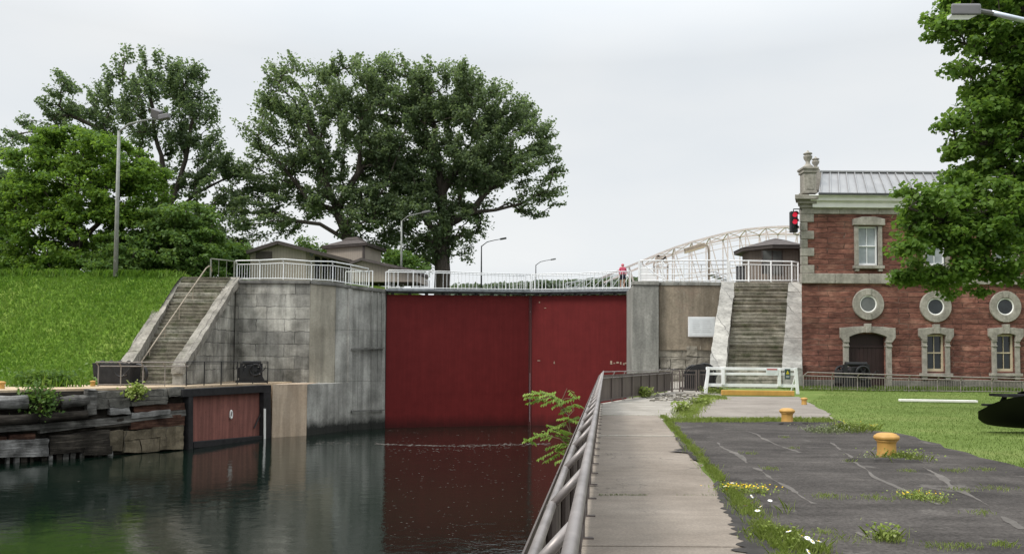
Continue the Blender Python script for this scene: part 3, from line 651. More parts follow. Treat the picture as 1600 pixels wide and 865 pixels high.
# ================================================================== RED GATES
def railing_parts(root, pts, mat, spacing=0.45, post_every=1, r=0.035, cant=None, low=0.06, mid=None, pr=0.045, bal=True, tops=None):
    """pts: (base, top) pairs. Children: post, handrail, rail, baluster."""
    m = MB().tube([t for b, t in pts], r, 7); m.build('handrail', mat, root, smooth=True)
    if cant is not None:
        inner = [b.lerp(t, 0.82) + cant for b, t in pts]; MB().tube(inner, r * .8, 6).build('rail', mat, root, smooth=True)
        hi = [0.82] * len(pts)
    elif mid:
        for f in mid: MB().tube([b.lerp(t, f) for b, t in pts], r * .75, 6).build('rail', mat, root, smooth=True)
    MB().tube([b.lerp(t, low) + (cant or Vector()) for b, t in pts], r * .8, 6).build('bottom_rail', mat, root, smooth=True)
    for i, (b, t) in enumerate(pts):
        if i % post_every == 0 or i == len(pts) - 1:
            if cant is not None: MB().tube([b + cant, b.lerp(t, .82) + cant, t], pr, 6).build('post', mat, root)
            else: MB().tube([b, t], pr, 6).build('post', mat, root)
    if bal:
        src = None
        for (b, t), (b2, t2) in zip(pts[:-1], pts[1:]):
            n = max(1, int((b2 - b).length / spacing))
            for k in range(1, n):
                f = k / n; p = b.lerp(b2, f) + (cant or Vector()); q = t.lerp(t2, f); h = (q.z - p.z) * ((0.82 if cant is not None else (mid[-1] if mid else 1.0)) - low)
                base = p + Vector((0, 0, (q.z - p.z) * low))
                if src is None:
                    src = MB().tube([base, base + Vector((0, 0, h))], 0.018, 4).build('baluster', mat, root, origin=base); src['h'] = h
                else:
                    c = inst(src, base, root); c.scale = (1, 1, h / src['h'])

GL = W(603, 560, 62.9); GA = W(828, 560, 66.6); GR = W(1012, 560, 63.2)
def gate_leaf(label, A, B, topA, topB, railpx, flip):
    z0 = WATER - 2
    t = thing('lock_gate', label, 'lock gate', (A.x, A.y, 0), 'mitre gates of the lock')
    d = (B - A); d.z = 0; L = d.length; d.normalize(); n = Vector((-d.y, d.x, 0))
    if n.y < 0: n = -n
    def P(s, off, z): return Vector((A.x, A.y, 0)) + d * s + n * off + Vector((0, 0, z))
    def ztop(s): return topA + (topB - topA) * s / L
    MB().hexa([P(0, 0, z0), P(L, 0, z0), P(L, .5, z0), P(0, .5, z0)], [P(0, 0, ztop(0)), P(L, 0, ztop(L)), P(L, .5, ztop(L)), P(0, .5, ztop(0))]).build('skin_plate', M['gate'], t)
    # welded seams of the plating
    sm = MB()
    for k in range(1, 4):
        z = WATER + k * (topA - WATER) / 4; sm.hexa([P(0.05, -.006, z), P(L - .3, -.006, z), P(L - .3, .02, z), P(.05, .02, z)], [P(.05, -.006, z + .03), P(L - .3, -.006, z + .03), P(L - .3, .02, z + .03), P(.05, .02, z + .03)])
    for k in range(1, 5):
        s = L * k / 5; sm.hexa([P(s, -.005, z0), P(s + .03, -.005, z0), P(s + .03, .02, z0), P(s, .02, z0)], [P(s, -.005, ztop(s) - .02), P(s + .03, -.005, ztop(s) - .02), P(s + .03, .02, ztop(s) - .02), P(s, .02, ztop(s) - .02)])
    sm.build('seam', M['gate'], t)
    s = L if not flip else 0; w = -0.13 if not flip else 0.13
    e0, e1 = (s + w, s - 0.01) if not flip else (s + .01, s + w)
    MB().hexa([P(e0, -.05, z0), P(e1, -.05, z0), P(e1, .55, z0), P(e0, .55, z0)], [P(e0, -.05, ztop(s) + .05), P(e1, -.05, ztop(s) + .05), P(e1, .55, ztop(s) + .05), P(e0, .55, ztop(s) + .05)]).build('mitre_post', M['gate_dark'], t)
    # deck on short brackets above the plating
    nb = 9; b = None
    for k in range(nb):
        s = 0.5 + (L - 1) * k / (nb - 1); q = P(s, .3, ztop(s) + .09)
        if b is None: b = MB().box(q, (.18, .5, .18), math.atan2(d.y, d.x)).build('bracket', M['dark_steel'], t, origin=q)
        else: inst(b, q, t)
    dk = MB(); dk.hexa([P(0, -.45, ztop(0) + .17), P(L, -.45, ztop(L) + .17), P(L, .95, ztop(L) + .17), P(0, .95, ztop(0) + .17)], [P(0, -.45, ztop(0) + .26), P(L, -.45, ztop(L) + .26), P(L, .95, ztop(L) + .26), P(0, .95, ztop(0) + .26)])
    dk.build('deck_beam', M['dark_steel'], t)
    MB().hexa([P(-.1, -.55, ztop(0) + .262), P(L, -.55, ztop(L) + .262), P(L, 1.0, ztop(L) + .262), P(-.1, 1.0, ztop(0) + .262)], [P(-.1, -.55, ztop(0) + .45), P(L, -.55, ztop(L) + .45), P(L, 1.0, ztop(L) + .45), P(-.1, 1.0, ztop(0) + .45)]).build('walkway', M['steel'], t)
    for off, tag_ in ((-.42, 0), (.9, 1)):
        pts = []
        for (px, rt) in railpx:
            r = ray(px, 500); q = EYE + r * (n.dot(P(0, off, 0) - EYE) / n.dot(r)); s = (q - P(0, off, 0)).dot(d); s = min(L - .15, max(.05, s))
            zb = ztop(s) + .45; dist = P(s, off, 0).y; zt = W(px, rt, P(s, -.42, 0).y).z
            pts.append((P(s, off, zb), P(s, off, zt)))
        rl = thing('guard_rail', None, None); rl.parent = t; rl.location = Vector((0, 0, 0))
        railing_parts(rl, pts, M['white'], 0.30, 2, 0.04, None, 0.05)
    return t
LL = gate_leaf('dark red steel lock gate leaf from the left pier, darker and wider', GL, GA, W(603, 460, 62.9).z, W(828, 462, 66.6).z,
    [(600, 421.7), (628, 422.3), (645, 422.7), (686, 423.5), (715, 424.8), (750, 426.3), (790, 427.5), (829, 428.6)], False)
RL = gate_leaf('brighter red steel lock gate leaf meeting the right pier under the walker in pink', GA + Vector((.02, 0, 0)), GR, W(828, 462, 66.6).z, W(988, 461, 63.6).z,
    [(831, 428.3), (858, 427.6), (880, 427.2), (899, 427), (928, 425.5), (961, 424), (985, 424)], True)
m = MB()                                        # pale scuff marks low on the right leaf
dd_ = (GR - GA); dd_.z = 0; dd_.normalize(); nn_ = Vector((dd_.y, -dd_.x, 0))
for px, row, w, h in ((955, 566, .16, .30), (960, 567, .14, .10), (965, 566, .20, .14), (970, 567, .12, .20), (975, 568, .16, .16), (978, 567, .10, .12), (842, 563, .25, .06), (866, 566, .08, .2), (852, 481, .18, .05), (843, 472, .1, .1)):
    p = V(px, row, Vector((GA.x, GA.y, 0)), Vector((GR.x, GR.y, 0))) + nn_ * 0.012
    m.box(p, (w, .01, h), math.atan2(dd_.y, dd_.x) + 0)
m.build('scuff', mat_plain('scuffed_paint', (0.36, 0.27, 0.2), 0.8, 0.2, 0.5, 9), RL)

# ================================================================== TIMBER QUAY WALL (left)
tw = thing('quay_wall', 'decayed timber and stone quay wall with loose beams along the left bank', 'quay wall', (WA.x, WA.y, WATER))
MB().hexa([Vector((p.x, p.y, WATER - 3)) for p in (WL + WN_ * .35, WB + WN_ * .35, WB + WN_ * .8, WL + WN_ * .8)], [Vector((p.x, p.y, QZ - .12)) for p in (WL + WN_ * .35, WB + WN_ * .35, WB + WN_ * .8, WL + WN_ * .8)]).build('backing', M['wood_dark'], tw)
def slab(px0, px1, t0, t1, b0, b1, proud, mat, name, bev=0.05, thick=0.5, seg=1):
    proud *= .62
    """one beam or stone on the face of the wall"""
    off = WN_ * (-proud)
    q = [V(px0, b0, WA + off, WB + off), V(px1, b1, WA + off, WB + off), V(px1, t1, WA + off, WB + off), V(px0, t0, WA + off, WB + off)]
    k = WN_ * thick
    o = MB().hexa([q[0], q[1], q[1] + k, q[0] + k], [q[3], q[2], q[2] + k, q[3] + k]).build(name, mat, tw); rough(o, 6, .085, .9)
def logb(px0, px1, r0, r1, rad, proud, mat, name='beam'):
    off = WN_ * (-proud); a, b = V(px0, r0, WA + off, WB + off), V(px1, r1, WA + off, WB + off)
    pts = [a.lerp(b, i / 6) + Vector((0, 0, random.uniform(-.03, .03))) for i in range(7)]
    MB().tube(pts, [rad * random.uniform(.9, 1.08) for _ in pts], 10).build(name, mat, tw, smooth=True)
logb(-120, 42, 634, 627, .38, .10, M['wood_pale']); logb(95, 138, 628, 624, .30, .12, M['wood_grey']); logb(36, 100, 633, 628, .28, -.02, M['wood_dark'])
logb(-120, 58, 660, 653, .27, .28, M['wood_dark']); logb(58, 136, 653, 647, .26, .25, M['wood_dark'])
slab(-120, 150, 671, 656, 681, 664, .22, M['wood_grey'], 'beam'); slab(62, 290, 664, 640, 676, 650, .12, M['wood_grey'], 'beam')
slab(-120, 76, 689, 685, 717, 712, .30, M['wood_pale'], 'plank'); slab(78, 172, 681, 670, 710, 704, .18, M['wood_dark'], 'plank')
slab(14, 56, 678, 676, 687, 685, .08, M['wood_rust'], 'plank'); slab(-100, 10, 683, 681, 690, 688, .05, M['wood_rust'], 'plank')
for i in range(18):
    px = -60 + i * 13.5 + random.uniform(-4, 4); slab(px, px + random.uniform(5, 9), 712 - px * .05, 712 - px * .05, 731 - px * .06, 731 - px * .06, .05, random.choice([M['wood_rust'], M['wood_grey'], M['wood_dark'], M['wood_pale']]), 'pile', 0.03)
slab(137, 152, 609, 609, 649, 647, .42, M['wood_grey'], 'post', .09, .55); 
slab(152, 196, 613, 611, 640, 636, .06, M['stone_grey'], 'stone'); slab(172, 206, 624, 622, 636, 634, .34, M['stone_grey'], 'stone'); slab(172, 203, 637, 635, 648, 646, .32, M['wood_pale'], 'stone')
slab(205, 262, 610, 607, 627, 623, .10, M['stone_grey'], 'stone'); slab(264, 289, 606, 605, 619, 617, .22, M['stone_grey'], 'stone')
slab(207, 262, 628, 624, 634, 630, .30, M['stone_grey'], 'stone'); slab(210, 290, 634, 629, 645, 640, .08, M['wood_rust'], 'plank'); slab(205, 268, 645, 640, 654, 647, .30, M['wood_pale'], 'stone')
slab(150, 206, 657, 652, 668, 664, .05, M['wood_dark'], 'plank'); slab(204, 288, 653, 648, 671, 664, .06, M['wood_rust'], 'plank')
slab(172, 192, 672, 671, 706, 705, .14, M['wood_tan'], 'stone'); slab(193, 238, 674, 670, 688, 684, .12, M['wood_tan'], 'stone'); slab(238, 286, 668, 663, 684, 680, .16, M['wood_tan'], 'stone')
slab(194, 220, 689, 687, 708, 706, .2, M['wood_tan'], 'stone'); slab(221, 250, 686, 684, 706, 704, .10, M['wood_tan'], 'stone'); slab(251, 287, 683, 680, 703, 701, .18, M['wood_tan'], 'stone')
slab(132, 176, 700, 697, 712, 709, .42, M['wood_dark'], 'stone')

# ================================================================== SLUICE GATE
sl_ = thing('sluice_gate', 'low faded red steel panel gate in a black frame at the waterline', 'sluice gate', (WB.x, WB.y, WATER))
SN = Vector((-(S1 - WB).y, (S1 - WB).x, 0)).normalized()
def sslab(px0, px1, t0, t1, b0, b1, proud, mat, name, thick=.4, bev=.02):
    off = -SN * proud; A_, B_ = WB + off, S1 + off
    q = [V(px0, b0, A_, B_), V(px1, b1, A_, B_), V(px1, t1, A_, B_), V(px0, t0, A_, B_)]; k = SN * thick
    return MB().hexa([q[0], q[1], q[1] + k, q[0] + k], [q[3], q[2], q[2] + k, q[3] + k]).build(name, mat, sl_, bevel=bev)
sslab(291, 423, 618, 606, 706, 690, -.25, M['sluice'], 'panel')
sslab(286, 424, 608, 601, 620, 612, .12, M['black_tar'], 'top_beam', .8)
sslab(295, 302, 619, 618, 704, 703, .10, M['black_tar'], 'frame_post', .5); sslab(412.5, 423.5, 612, 611, 690, 688, .14, M['black_tar'], 'frame_post', .8)
sslab(303, 412, 690, 680, 700, 688, .06, M['black_tar'], 'sill')
for px in (): sslab(px, px + 1.6, 619 - (px - 326) * .07, 619 - (px - 326) * .07, 690 - (px - 326) * .09, 690 - (px - 326) * .09, -.21, mat_plain('rusty_rib', (.075, .03, .025), .8, .2, .4, 3), 'rib', .1, 0)
a = V(397, 668, WB + SN * .15, S1 + SN * .15); b = V(410, 640, WB + SN * .15, S1 + SN * .15); MB().tube([a, b], .05, 6).build('chain_bar', M['black_iron'], sl_)
sslab(412.8, 415.4, 638, 638, 692, 692, .20, M['white_trim'], 'depth_gauge', .05, 0)
p = V(361, 647, WB + SN * .18, S1 + SN * .18); MB().ring(p, SN, 0.24, 0.07, 20, 6, 0.42).build('number_mark', M['white_trim'], sl_, smooth=True)

# ================================================================== SANDSTONE BUILDING
BY = 44.5
bl = thing('powerhouse', 'two storey red sandstone building with pale stone trim and metal roof', 'building', (16.2, BY, 0))
def P(px, row, y=BY): return W(px, row, y)
SXP = 1244 / BY
X0 = P(1253, 500).x; XR = P(1990, 500).x
zB, zT = P(1400, 443.6).z, P(1400, 428).z       # belt course
zF = P(1450, 594).z; zC = P(1400, 335).z; zCt = P(1400, 308).z
def plate(poly, y0, y1, name, mat, parent, bevel=0.0):
    a = [Vector((x, y0, z)) for x, z in poly]; b = [Vector((x, y1, z)) for x, z in poly]
    return MB().hexa(a, b).build(name, mat, parent, bevel=bevel)
def rect(px0, px1, r0, r1):
    a, b = P(px0, r0), P(px1, r1); return a.x, b.x, b.z, a.z
colpx = [1356, 1461.2, 1570, 1681]
wins_up = [(c, c - 15.7, c + 15.7, 353.5, 414.5) for c in colpx]
wins_lo = [(c, c - 14.5, c + 14.5, 522, 580) for c in colpx[1:]]
ops = []
for c, a, b, r0, r1 in wins_up: ops.append(rect(a, b, r0, r1))
for c, a, b, r0, r1 in wins_lo: ops.append(rect(a, b, r0, r1))
dr = rect(1325, 1384, 521, 611); dr = (dr[0], dr[1], -.05, dr[3]); ops.append(dr)
xs = sorted(set([X0, XR] + [o[0] for o in ops] + [o[1] for o in ops])); zs = sorted(set([-.4, zF, zB, zC] + [o[2] for o in ops] + [o[3] for o in ops]))
def cells(z0, z1, y):
    m = MB(); zz = [z for z in zs if z0 - 1e-6 <= z <= z1 + 1e-6]
    for i in range(len(xs) - 1):
        for j in range(len(zz) - 1):
            cx, cz = (xs[i] + xs[i + 1]) / 2, (zz[j] + zz[j + 1]) / 2
            if any(o[0] < cx < o[1] and o[2] < cz < o[3] for o in ops): continue
            m.quad((xs[i], y, zz[j]), (xs[i + 1], y, zz[j]), (xs[i + 1], y, zz[j + 1]), (xs[i], y, zz[j + 1]))
    for o in ops:
        if z0 <= (o[2] + o[3]) / 2 <= z1:
            x0, x1, a, b = o; d = y + .45
            m.quad((x0, y, a), (x0, d, a), (x0, d, b), (x0, y, b)); m.quad((x1, d, a), (x1, y, a), (x1, y, b), (x1, d, b))
            m.quad((x0, y, b), (x0, d, b), (x1, d, b), (x1, y, b)); m.quad((x0, d, a), (x0, y, a), (x1, y, a), (x1, d, a))
    return m
sk = Vector((0.405, 1, 0))
def plan(y0, dep): return [Vector((X0, y0, 0)), Vector((XR, y0, 0)), Vector((XR + .4 * dep, y0 + dep, 0)), Vector((X0, y0, 0)) + sk * dep]
m = cells(zF, zC, BY)
pl = plan(BY, 22)
for a, b in ((pl[0], pl[3]), (pl[1], pl[2]), (pl[3], pl[2])): m.quad((a.x, a.y, -.4), (b.x, b.y, -.4), (b.x, b.y, zC), (a.x, a.y, zC))
m.build('wall', M['sandstone'], bl, smooth=None)
m = MB()
for x0, x1 in ((X0 - .02, dr[0] - .0), (dr[1] + .0, XR)): m.hexa([Vector((x0, BY - .10, -.5)), Vector((x1, BY - .10, -.5)), Vector((x1, BY + .3, -.5)), Vector((x0 + .16, BY + .3, -.5))], [Vector((x0, BY - .10, zF)), Vector((x1, BY - .10, zF)), Vector((x1, BY + .3, zF)), Vector((x0 + .16, BY + .3, zF))])
m.build('foundation', mat_concrete('foundation_stone', (0.15, 0.14, 0.125), (0.29, 0.275, 0.245), 0.6, 0.3, (1.6, .7, .4), mort=.3), bl, bevel=.03)
m = MB()
for k in range(14):
    xa = X0 - .05 + k * 1.9; m.box((xa + .945, BY + .05, (zB + zT) / 2), (1.885, .36, zT - zB))
m.build('belt_course', M['stone_trim'], bl, bevel=.03)
m = MB(); zq = zT + .003; k = 0; h = (zC - zT) / 7
while k < 7:
    w = .38 if k % 2 else .74; m.box((X0 + w / 2 - .03, BY + .05, zq + h / 2), (w, .22, h - .02)); zq += h; k += 1
m.build('quoin', M['stone_trim'], bl, bevel=.025)
# frieze and cornice
zf1 = P(1400, 326).z; zc0 = P(1400, 317).z
m = MB()
for k in range(12):
    xa = X0 - .03 + k * 2.2; m.box((xa + 1.095, BY + .08, (zC + zf1) / 2), (2.185, .30, zf1 - zC))
m.build('frieze', M['stone_trim'], bl, bevel=.02)
def cprof(xa, xb, steps, name, mat):
    m = MB()
    for (o, z0, z1) in steps:
        m.hexa([Vector((xa - o * .95, BY - o, z0)), Vector((xb, BY - o, z0)), Vector((xb, BY + .6, z0)), Vector((xa - o * .95 + (.6 + o) * .405, BY + .6, z0))], [Vector((xa - o * .95, BY - o, z1)), Vector((xb, BY - o, z1)), Vector((xb, BY + .6, z1)), Vector((xa - o * .95 + (.6 + o) * .405, BY + .6, z1))])
    m.build(name, mat, bl, bevel=.02)
XG = P(1273, 310).x
hh = (zCt - zf1)
cprof(X0, XG, [(.16, zf1, zf1 + hh * .3), (.32, zf1 + hh * .3 + .002, zf1 + hh * .62), (.56, zf1 + hh * .622, zCt)], 'cornice', M['stone_trim'])
cprof(XG + .02, XR, [(.26, zf1, zf1 + hh * .45), (.32, zf1 + hh * .452, zf1 + hh * .53), (.44, zf1 + hh * .532, zf1 + hh * .88), (.58, zf1 + hh * .882, zCt)], 'gutter_board', M['white_trim'])
m = MB(); m.box(((XG + XR) / 2, BY - .62, zCt + .03), (XR - XG, .16, .10)); m.build('gutter', M['dark_steel'], bl)
# metal roof with standing seams
ry0, ry1 = BY - .5, BY + .75; rz0 = P(1400, 307).z + .05; rz1 = W(1400, 270.3, ry1).z
xl0, xl1 = P(1273, 300).x, W(1284, 270, ry1).x
MB().hexa([Vector((xl0, ry0, rz0 - .08)), Vector((XR, ry0, rz0 - .08)), Vector((XR, BY + 18, rz0 - .08)), Vector((xl0 + 6.5, BY + 18, rz0 - .08))], [Vector((xl1, ry1, rz1)), Vector((XR, ry1, rz1)), Vector((XR, BY + 14, rz1 + .2)), Vector((xl1 + 5.2, BY + 14, rz1 + .2))]).build('roof', M['metal_roof'], bl)
m = MB(); nS = 44
for k in range(nS):
    x = xl0 + .15 + k * 0.525; t = 0
    xa = x + (xl1 - xl0) * max(0, 1 - k / 9) * .8; m.bar(Vector((x, ry0 - .02, rz0 - .04)), Vector((xa, ry1 - .02, rz1 + .05)), .035, .08)
m.bar(Vector((xl1 - .1, ry1, rz1 + .06)), Vector((XR, ry1, rz1 + .06)), .2, .08)
m.build('roof_seams', M['metal_roof'], bl)
# corner pedestal with its urn, and a second urn on the rear gable
def urn_profile(s): return [(a * s * .8, b * s) for a, b in ((.42, 0), (.44, .06), (.40, .16), (.26, .24), (.17, .38), (.19, .50), (.33, .66), (.37, .80), (.38, .84), (.27, .90), (.25, .96), (.38, .99), (.36, 1.06), (.16, 1.12), (.07, 1.22), (.02, 1.27))]
pa, pb = P(1254.5, 303), P(1273, 270); zp = P(1263, 271).z; zk = P(1263, 262.5).z; zu = P(1263, 234).z
cxp = (pa.x + pb.x) / 2; wdt = pb.x - pa.x
m = MB().box((cxp, BY + .12, (pa.z + zp) / 2), (wdt, wdt, zp - pa.z)); m.box((cxp, BY + .12 - wdt / 2, (pa.z + zp) / 2 + .05), (wdt * .62, .05, (zp - pa.z) * .72)); m.box((cxp, BY + .12, pa.z + .06), (wdt * 1.15, wdt * 1.15, .14))
m.box((cxp, BY + .12, zp + (zk - zp) * .3), (wdt * 1.18, wdt * 1.18, (zk - zp) * .6)); m.box((cxp, BY + .12, zp + (zk - zp) * .8), (wdt * 1.34, wdt * 1.34, (zk - zp) * .4))
m.build('pedestal', M['stone_trim'], bl, bevel=.02)
s = (zu - zk) / 1.27
MB().lathe(urn_profile(s), (cxp, BY + .12, zk), 20).build('urn', M['stone_trim'], bl, smooth=True)
c = W(1274.5, 268, BY + 2.6); MB().box((c.x, c.y, c.z - .6), (.62, .62, 1.2)).build('pedestal', M['stone_trim'], bl, bevel=.03)
MB().lathe(urn_profile(.72), (c.x, c.y, c.z), 20).build('urn', M['stone_trim'], bl, smooth=True)
# windows
def sash(x0, x1, z0, z1, y, fm, gm, fw, label=None):
    w = MB(); f = .07 * fw
    w.box(((x0 + x1) / 2, y, z1 - f / 2), (x1 - x0, .09, f)); w.box(((x0 + x1) / 2, y, z0 + f / 2 + .02), (x1 - x0, .09, f * 1.5))
    for x in (x0 + f / 2, x1 - f / 2): w.box((x, y + .002, (z0 + z1) / 2), (f, .09, z1 - z0))
    w.box(((x0 + x1) / 2, y + .01, (z0 + z1) / 2), (x1 - x0, .075, .07)); w.box(((x0 + x1) / 2, y + .02, (z0 + z1) / 2), (.035, .05, z1 - z0))
    o = w.build('window', fm, bl, bevel=.008)
    g = MB().quad((x0, y + .05, z0), (x1, y + .05, z0), (x1, y + .05, z1), (x0, y + .05, z1)).build('pane', gm, o)
    if label: o['label'] = label
    return o
for i, (c, a, b, r0, r1) in enumerate(wins_up):
    x0, x1, z0, z1 = rect(a, b, r0, r1)
    o = sash(x0, x1, z0, z1, BY + .13, M['white'], M['glass_pale'] if i < 3 else M['glass'], 1.2, 'white sash window on the upper floor')
    sx0, sx1, sz0, sz1 = rect(c - 22, c + 22, 352, 415)
    for p, q in ((sx0, x0), (x1, sx1)): plate([(p, z0), (q, z0), (q, z1), (p, z1)], BY - .10, BY + .2, 'surround', M['stone_trim'], o, .015)
    hx0, hx1, hz0, hz1 = rect(c - 25, c + 25, 339, 352.6)
    plate([(hx0, hz0), (hx1, hz0), (hx1, hz1 - .13), ((hx0 + hx1) / 2 + .35, hz1), ((hx0 + hx1) / 2 - .35, hz1), (hx0, hz1 - .13)], BY - .2, BY + .2, 'hood', M['stone_trim'], o, .03)
    tx0, tx1, tz0, tz1 = rect(c - 24, c + 24, 414.8, 420)
    m = MB().box(((tx0 + tx1) / 2, BY, (tz0 + tz1) / 2), (tx1 - tx0, .42, tz1 - tz0))
    for e in (.12, .88): m.box((tx0 + (tx1 - tx0) * e, BY - .04, tz0 - .075), (.22, .26, .148))
    m.build('sill', M['stone_trim'], o, bevel=.015)
def arch_cap(c, hw_in, hw_out, r_top, r_side, r_spring, r_crown, parent, key_top):
    """stone head with a low arched underside, projecting shoulders and a keystone"""
    xi0, xi1, _, _ = rect(c - hw_in, c + hw_in, r_crown, r_spring); xo0, xo1, _, _ = rect(c - hw_out, c + hw_out, r_crown, r_spring)
    zs_ = P(c, r_spring).z; zc_ = P(c, r_crown).z; zt = P(c, r_top).z; zsd = P(c, r_side).z; xc = (xi0 + xi1) / 2
    und = [(xi0 + (xi1 - xi0) * k / 8, zs_ + (zc_ - zs_) * (1 - (2 * k / 8 - 1) ** 2)) for k in range(9)]
    top = [(xo1, zsd), (xo1 - (xo1 - xi1) * .9, zsd + (zt - zsd) * .35)] + [(xc + (xi1 - xc) * f, zt - (zt - zsd) * .45 * f * f) for f in (.8, .4, 0, -.4, -.8)] + [(xo0 - (xo0 - xi0) * .9, zsd + (zt - zsd) * .35), (xo0, zsd)]
    zl = P(c, r_spring + 8).z
    poly_r = und[4:] + [(xi1, zl), (xi1 + (xo1 - xi1) * .62, zl), (xo1, zs_ - .05)] + top[:5]
    poly_l = top[4:] + [(xo0, zs_ - .05), (xi0 - (xi0 - xo0) * .62, zl), (xi0, zl)] + und[:5]
    plate(poly_r, BY - .17, BY + .22, 'lintel', M['stone_trim'], parent, .02); plate(poly_l, BY - .171, BY + .219, 'lintel', M['stone_trim'], parent, .02)
    kx = (xi1 - xi0) * .0 + .17; zk_ = P(c, key_top).z
    plate([(xc - kx * .8, zc_ - .02), (xc + kx * .8, zc_ - .02), (xc + kx, zk_), (xc - kx, zk_)], BY - .24, BY + .1, 'keystone', M['stone_trim'], parent, .02)
for i, (c, a, b, r0, r1) in enumerate(wins_lo):
    x0, x1, z0, z1 = rect(a, b, r0, r1)
    o = sash(x0, x1, z0, z1, BY + .13, M['cream'], M['glass'], 1.5, 'cream sash window on the ground floor')
    for sgn in (-1, 1):
        p, q = sorted((P(c + sgn * 14.6, 530).x, P(c + sgn * 21.5, 530).x)); zb_, zt_ = P(c, 583).z, P(c, 529).z
        plate([(p, zb_), (q, zb_), (q, zt_), (p, zt_)], BY - .11, BY + .2, 'surround', M['stone_trim'], o, .015)
        for rr in (531, 539): zz_ = P(c, rr).z; plate([(p - .02, zz_ - .09), (q + .02, zz_ - .09), (q + .02, zz_), (p - .02, zz_)], BY - .16, BY + .1, 'moulding', M['stone_trim'], o, .02)
    arch_cap(c, 14.5, 27, 511, 513, 523.5, 520.5, o, 506.5)
    tx0, tx1, tz0, tz1 = rect(c - 25, c + 25, 582.6, 587.5)
    m = MB().box(((tx0 + tx1) / 2, BY, (tz0 + tz1) / 2), (tx1 - tx0, .44, tz1 - tz0))
    for e in (.14, .86): m.box((tx0 + (tx1 - tx0) * e, BY - .04, tz0 - .10), (.28, .24, .198))
    m.build('sill', M['stone_trim'], o, bevel=.015)
for i, c in enumerate(colpx):
    ce = P(c, 475 + [0, 4, 4, 4][i]); o = None
    ro, ri = 24.6 / SXP, 13.4 / SXP; k = MB(); n = 40
    prof = [(ri * .98, .02), (ri, -.08), (ri * 1.1, -.10), (ro * .97, -.11), (ro, -.08), (ro, .05)]
    for (r, y) in prof:
        for j in range(n):
            a = 2 * math.pi * j / n; k.v.append(Vector((ce.x + r * math.cos(a), BY + y, ce.z + r * math.sin(a))))
    for q in range(len(prof) - 1):
        for j in range(n): k.f.append((q * n + j, q * n + (j + 1) % n, (q + 1) * n + (j + 1) % n, (q + 1) * n + j))
    o = k.build('round_window', M['stone_trim'], bl); o['label'] = 'round window in a stone ring'
    MB().ring((ce.x, BY - .03, ce.z), (0, 1, 0), ri * .95, .045, 32, 6).build('frame', M['white_trim'], o, smooth=True)
    g = MB(); g.quad(*[(ce.x + ri * math.cos(2 * math.pi * j / 32), BY - .025, ce.z + ri * math.sin(2 * math.pi * j / 32)) for j in range(32)][::-1]); g.build('pane', M['glass_grey'] if i == 0 else M['glass'], o)
    for sg in (-1, 1): m = MB(); m.hexa([Vector((ce.x - .13, BY - .14, ce.z + sg * ri * 1.02)), Vector((ce.x + .13, BY - .14, ce.z + sg * ri * 1.02)), Vector((ce.x + .13, BY + .05, ce.z + sg * ri * 1.02)), Vector((ce.x - .13, BY + .05, ce.z + sg * ri * 1.02))], [Vector((ce.x - .17, BY - .14, ce.z + sg * ro * .99)), Vector((ce.x + .17, BY - .14, ce.z + sg * ro * .99)), Vector((ce.x + .17, BY + .05, ce.z + sg * ro * .99)), Vector((ce.x - .17, BY + .05, ce.z + sg * ro * .99))]); m.build('keystone', M['stone_trim'], o, bevel=.02)
# door
x0, x1, z0, z1 = dr
m = MB(); nb = 9
for k in range(nb): m.box((x0 + (x1 - x0) * (k + .5) / nb, BY + .18, (z1 - .75 + z0) / 2), ((x1 - x0) / nb - .008, .06, z1 - .75 - z0))
m.box(((x0 + x1) / 2, BY + .17, z1 - .72), (x1 - x0, .1, .1))
do = m.build('door', M['door'], bl, bevel=.006); do['label'] = 'wide dark brown door under a stone arch'
MB().quad((x0, BY + .20, z1 - .7), (x1, BY + .20, z1 - .7), (x1, BY + .20, z1), (x0, BY + .20, z1)).build('pane', M['door'], do)
MB().box(((x0 + x1) / 2 + .1, BY + .12, z0 + 1.25), (.08, .08, .14)).build('handle', M['pipe'], do, bevel=.01)
for sgn in (-1, 1):
    p, q = sorted((P(1354.5 + sgn * 29.3, 560).x, P(1354.5 + sgn * 37.5, 560).x)); zt_ = P(1354, 529).z
    plate([(p, zF - .9), (q, zF - .9), (q, zt_), (p, zt_)], BY - .13, BY + .35, 'surround', M['stone_trim'], do, .015)
    for rr in (532, 539): zz_ = P(1354, rr).z; plate([(p - .02, zz_ - .1), (q + .02, zz_ - .1), (q + .02, zz_), (p - .02, zz_)], BY - .18, BY + .1, 'moulding', M['stone_trim'], do, .02)
arch_cap(1354.5, 29.3, 43, 509.5, 512, 526, 519, do, 505.5)
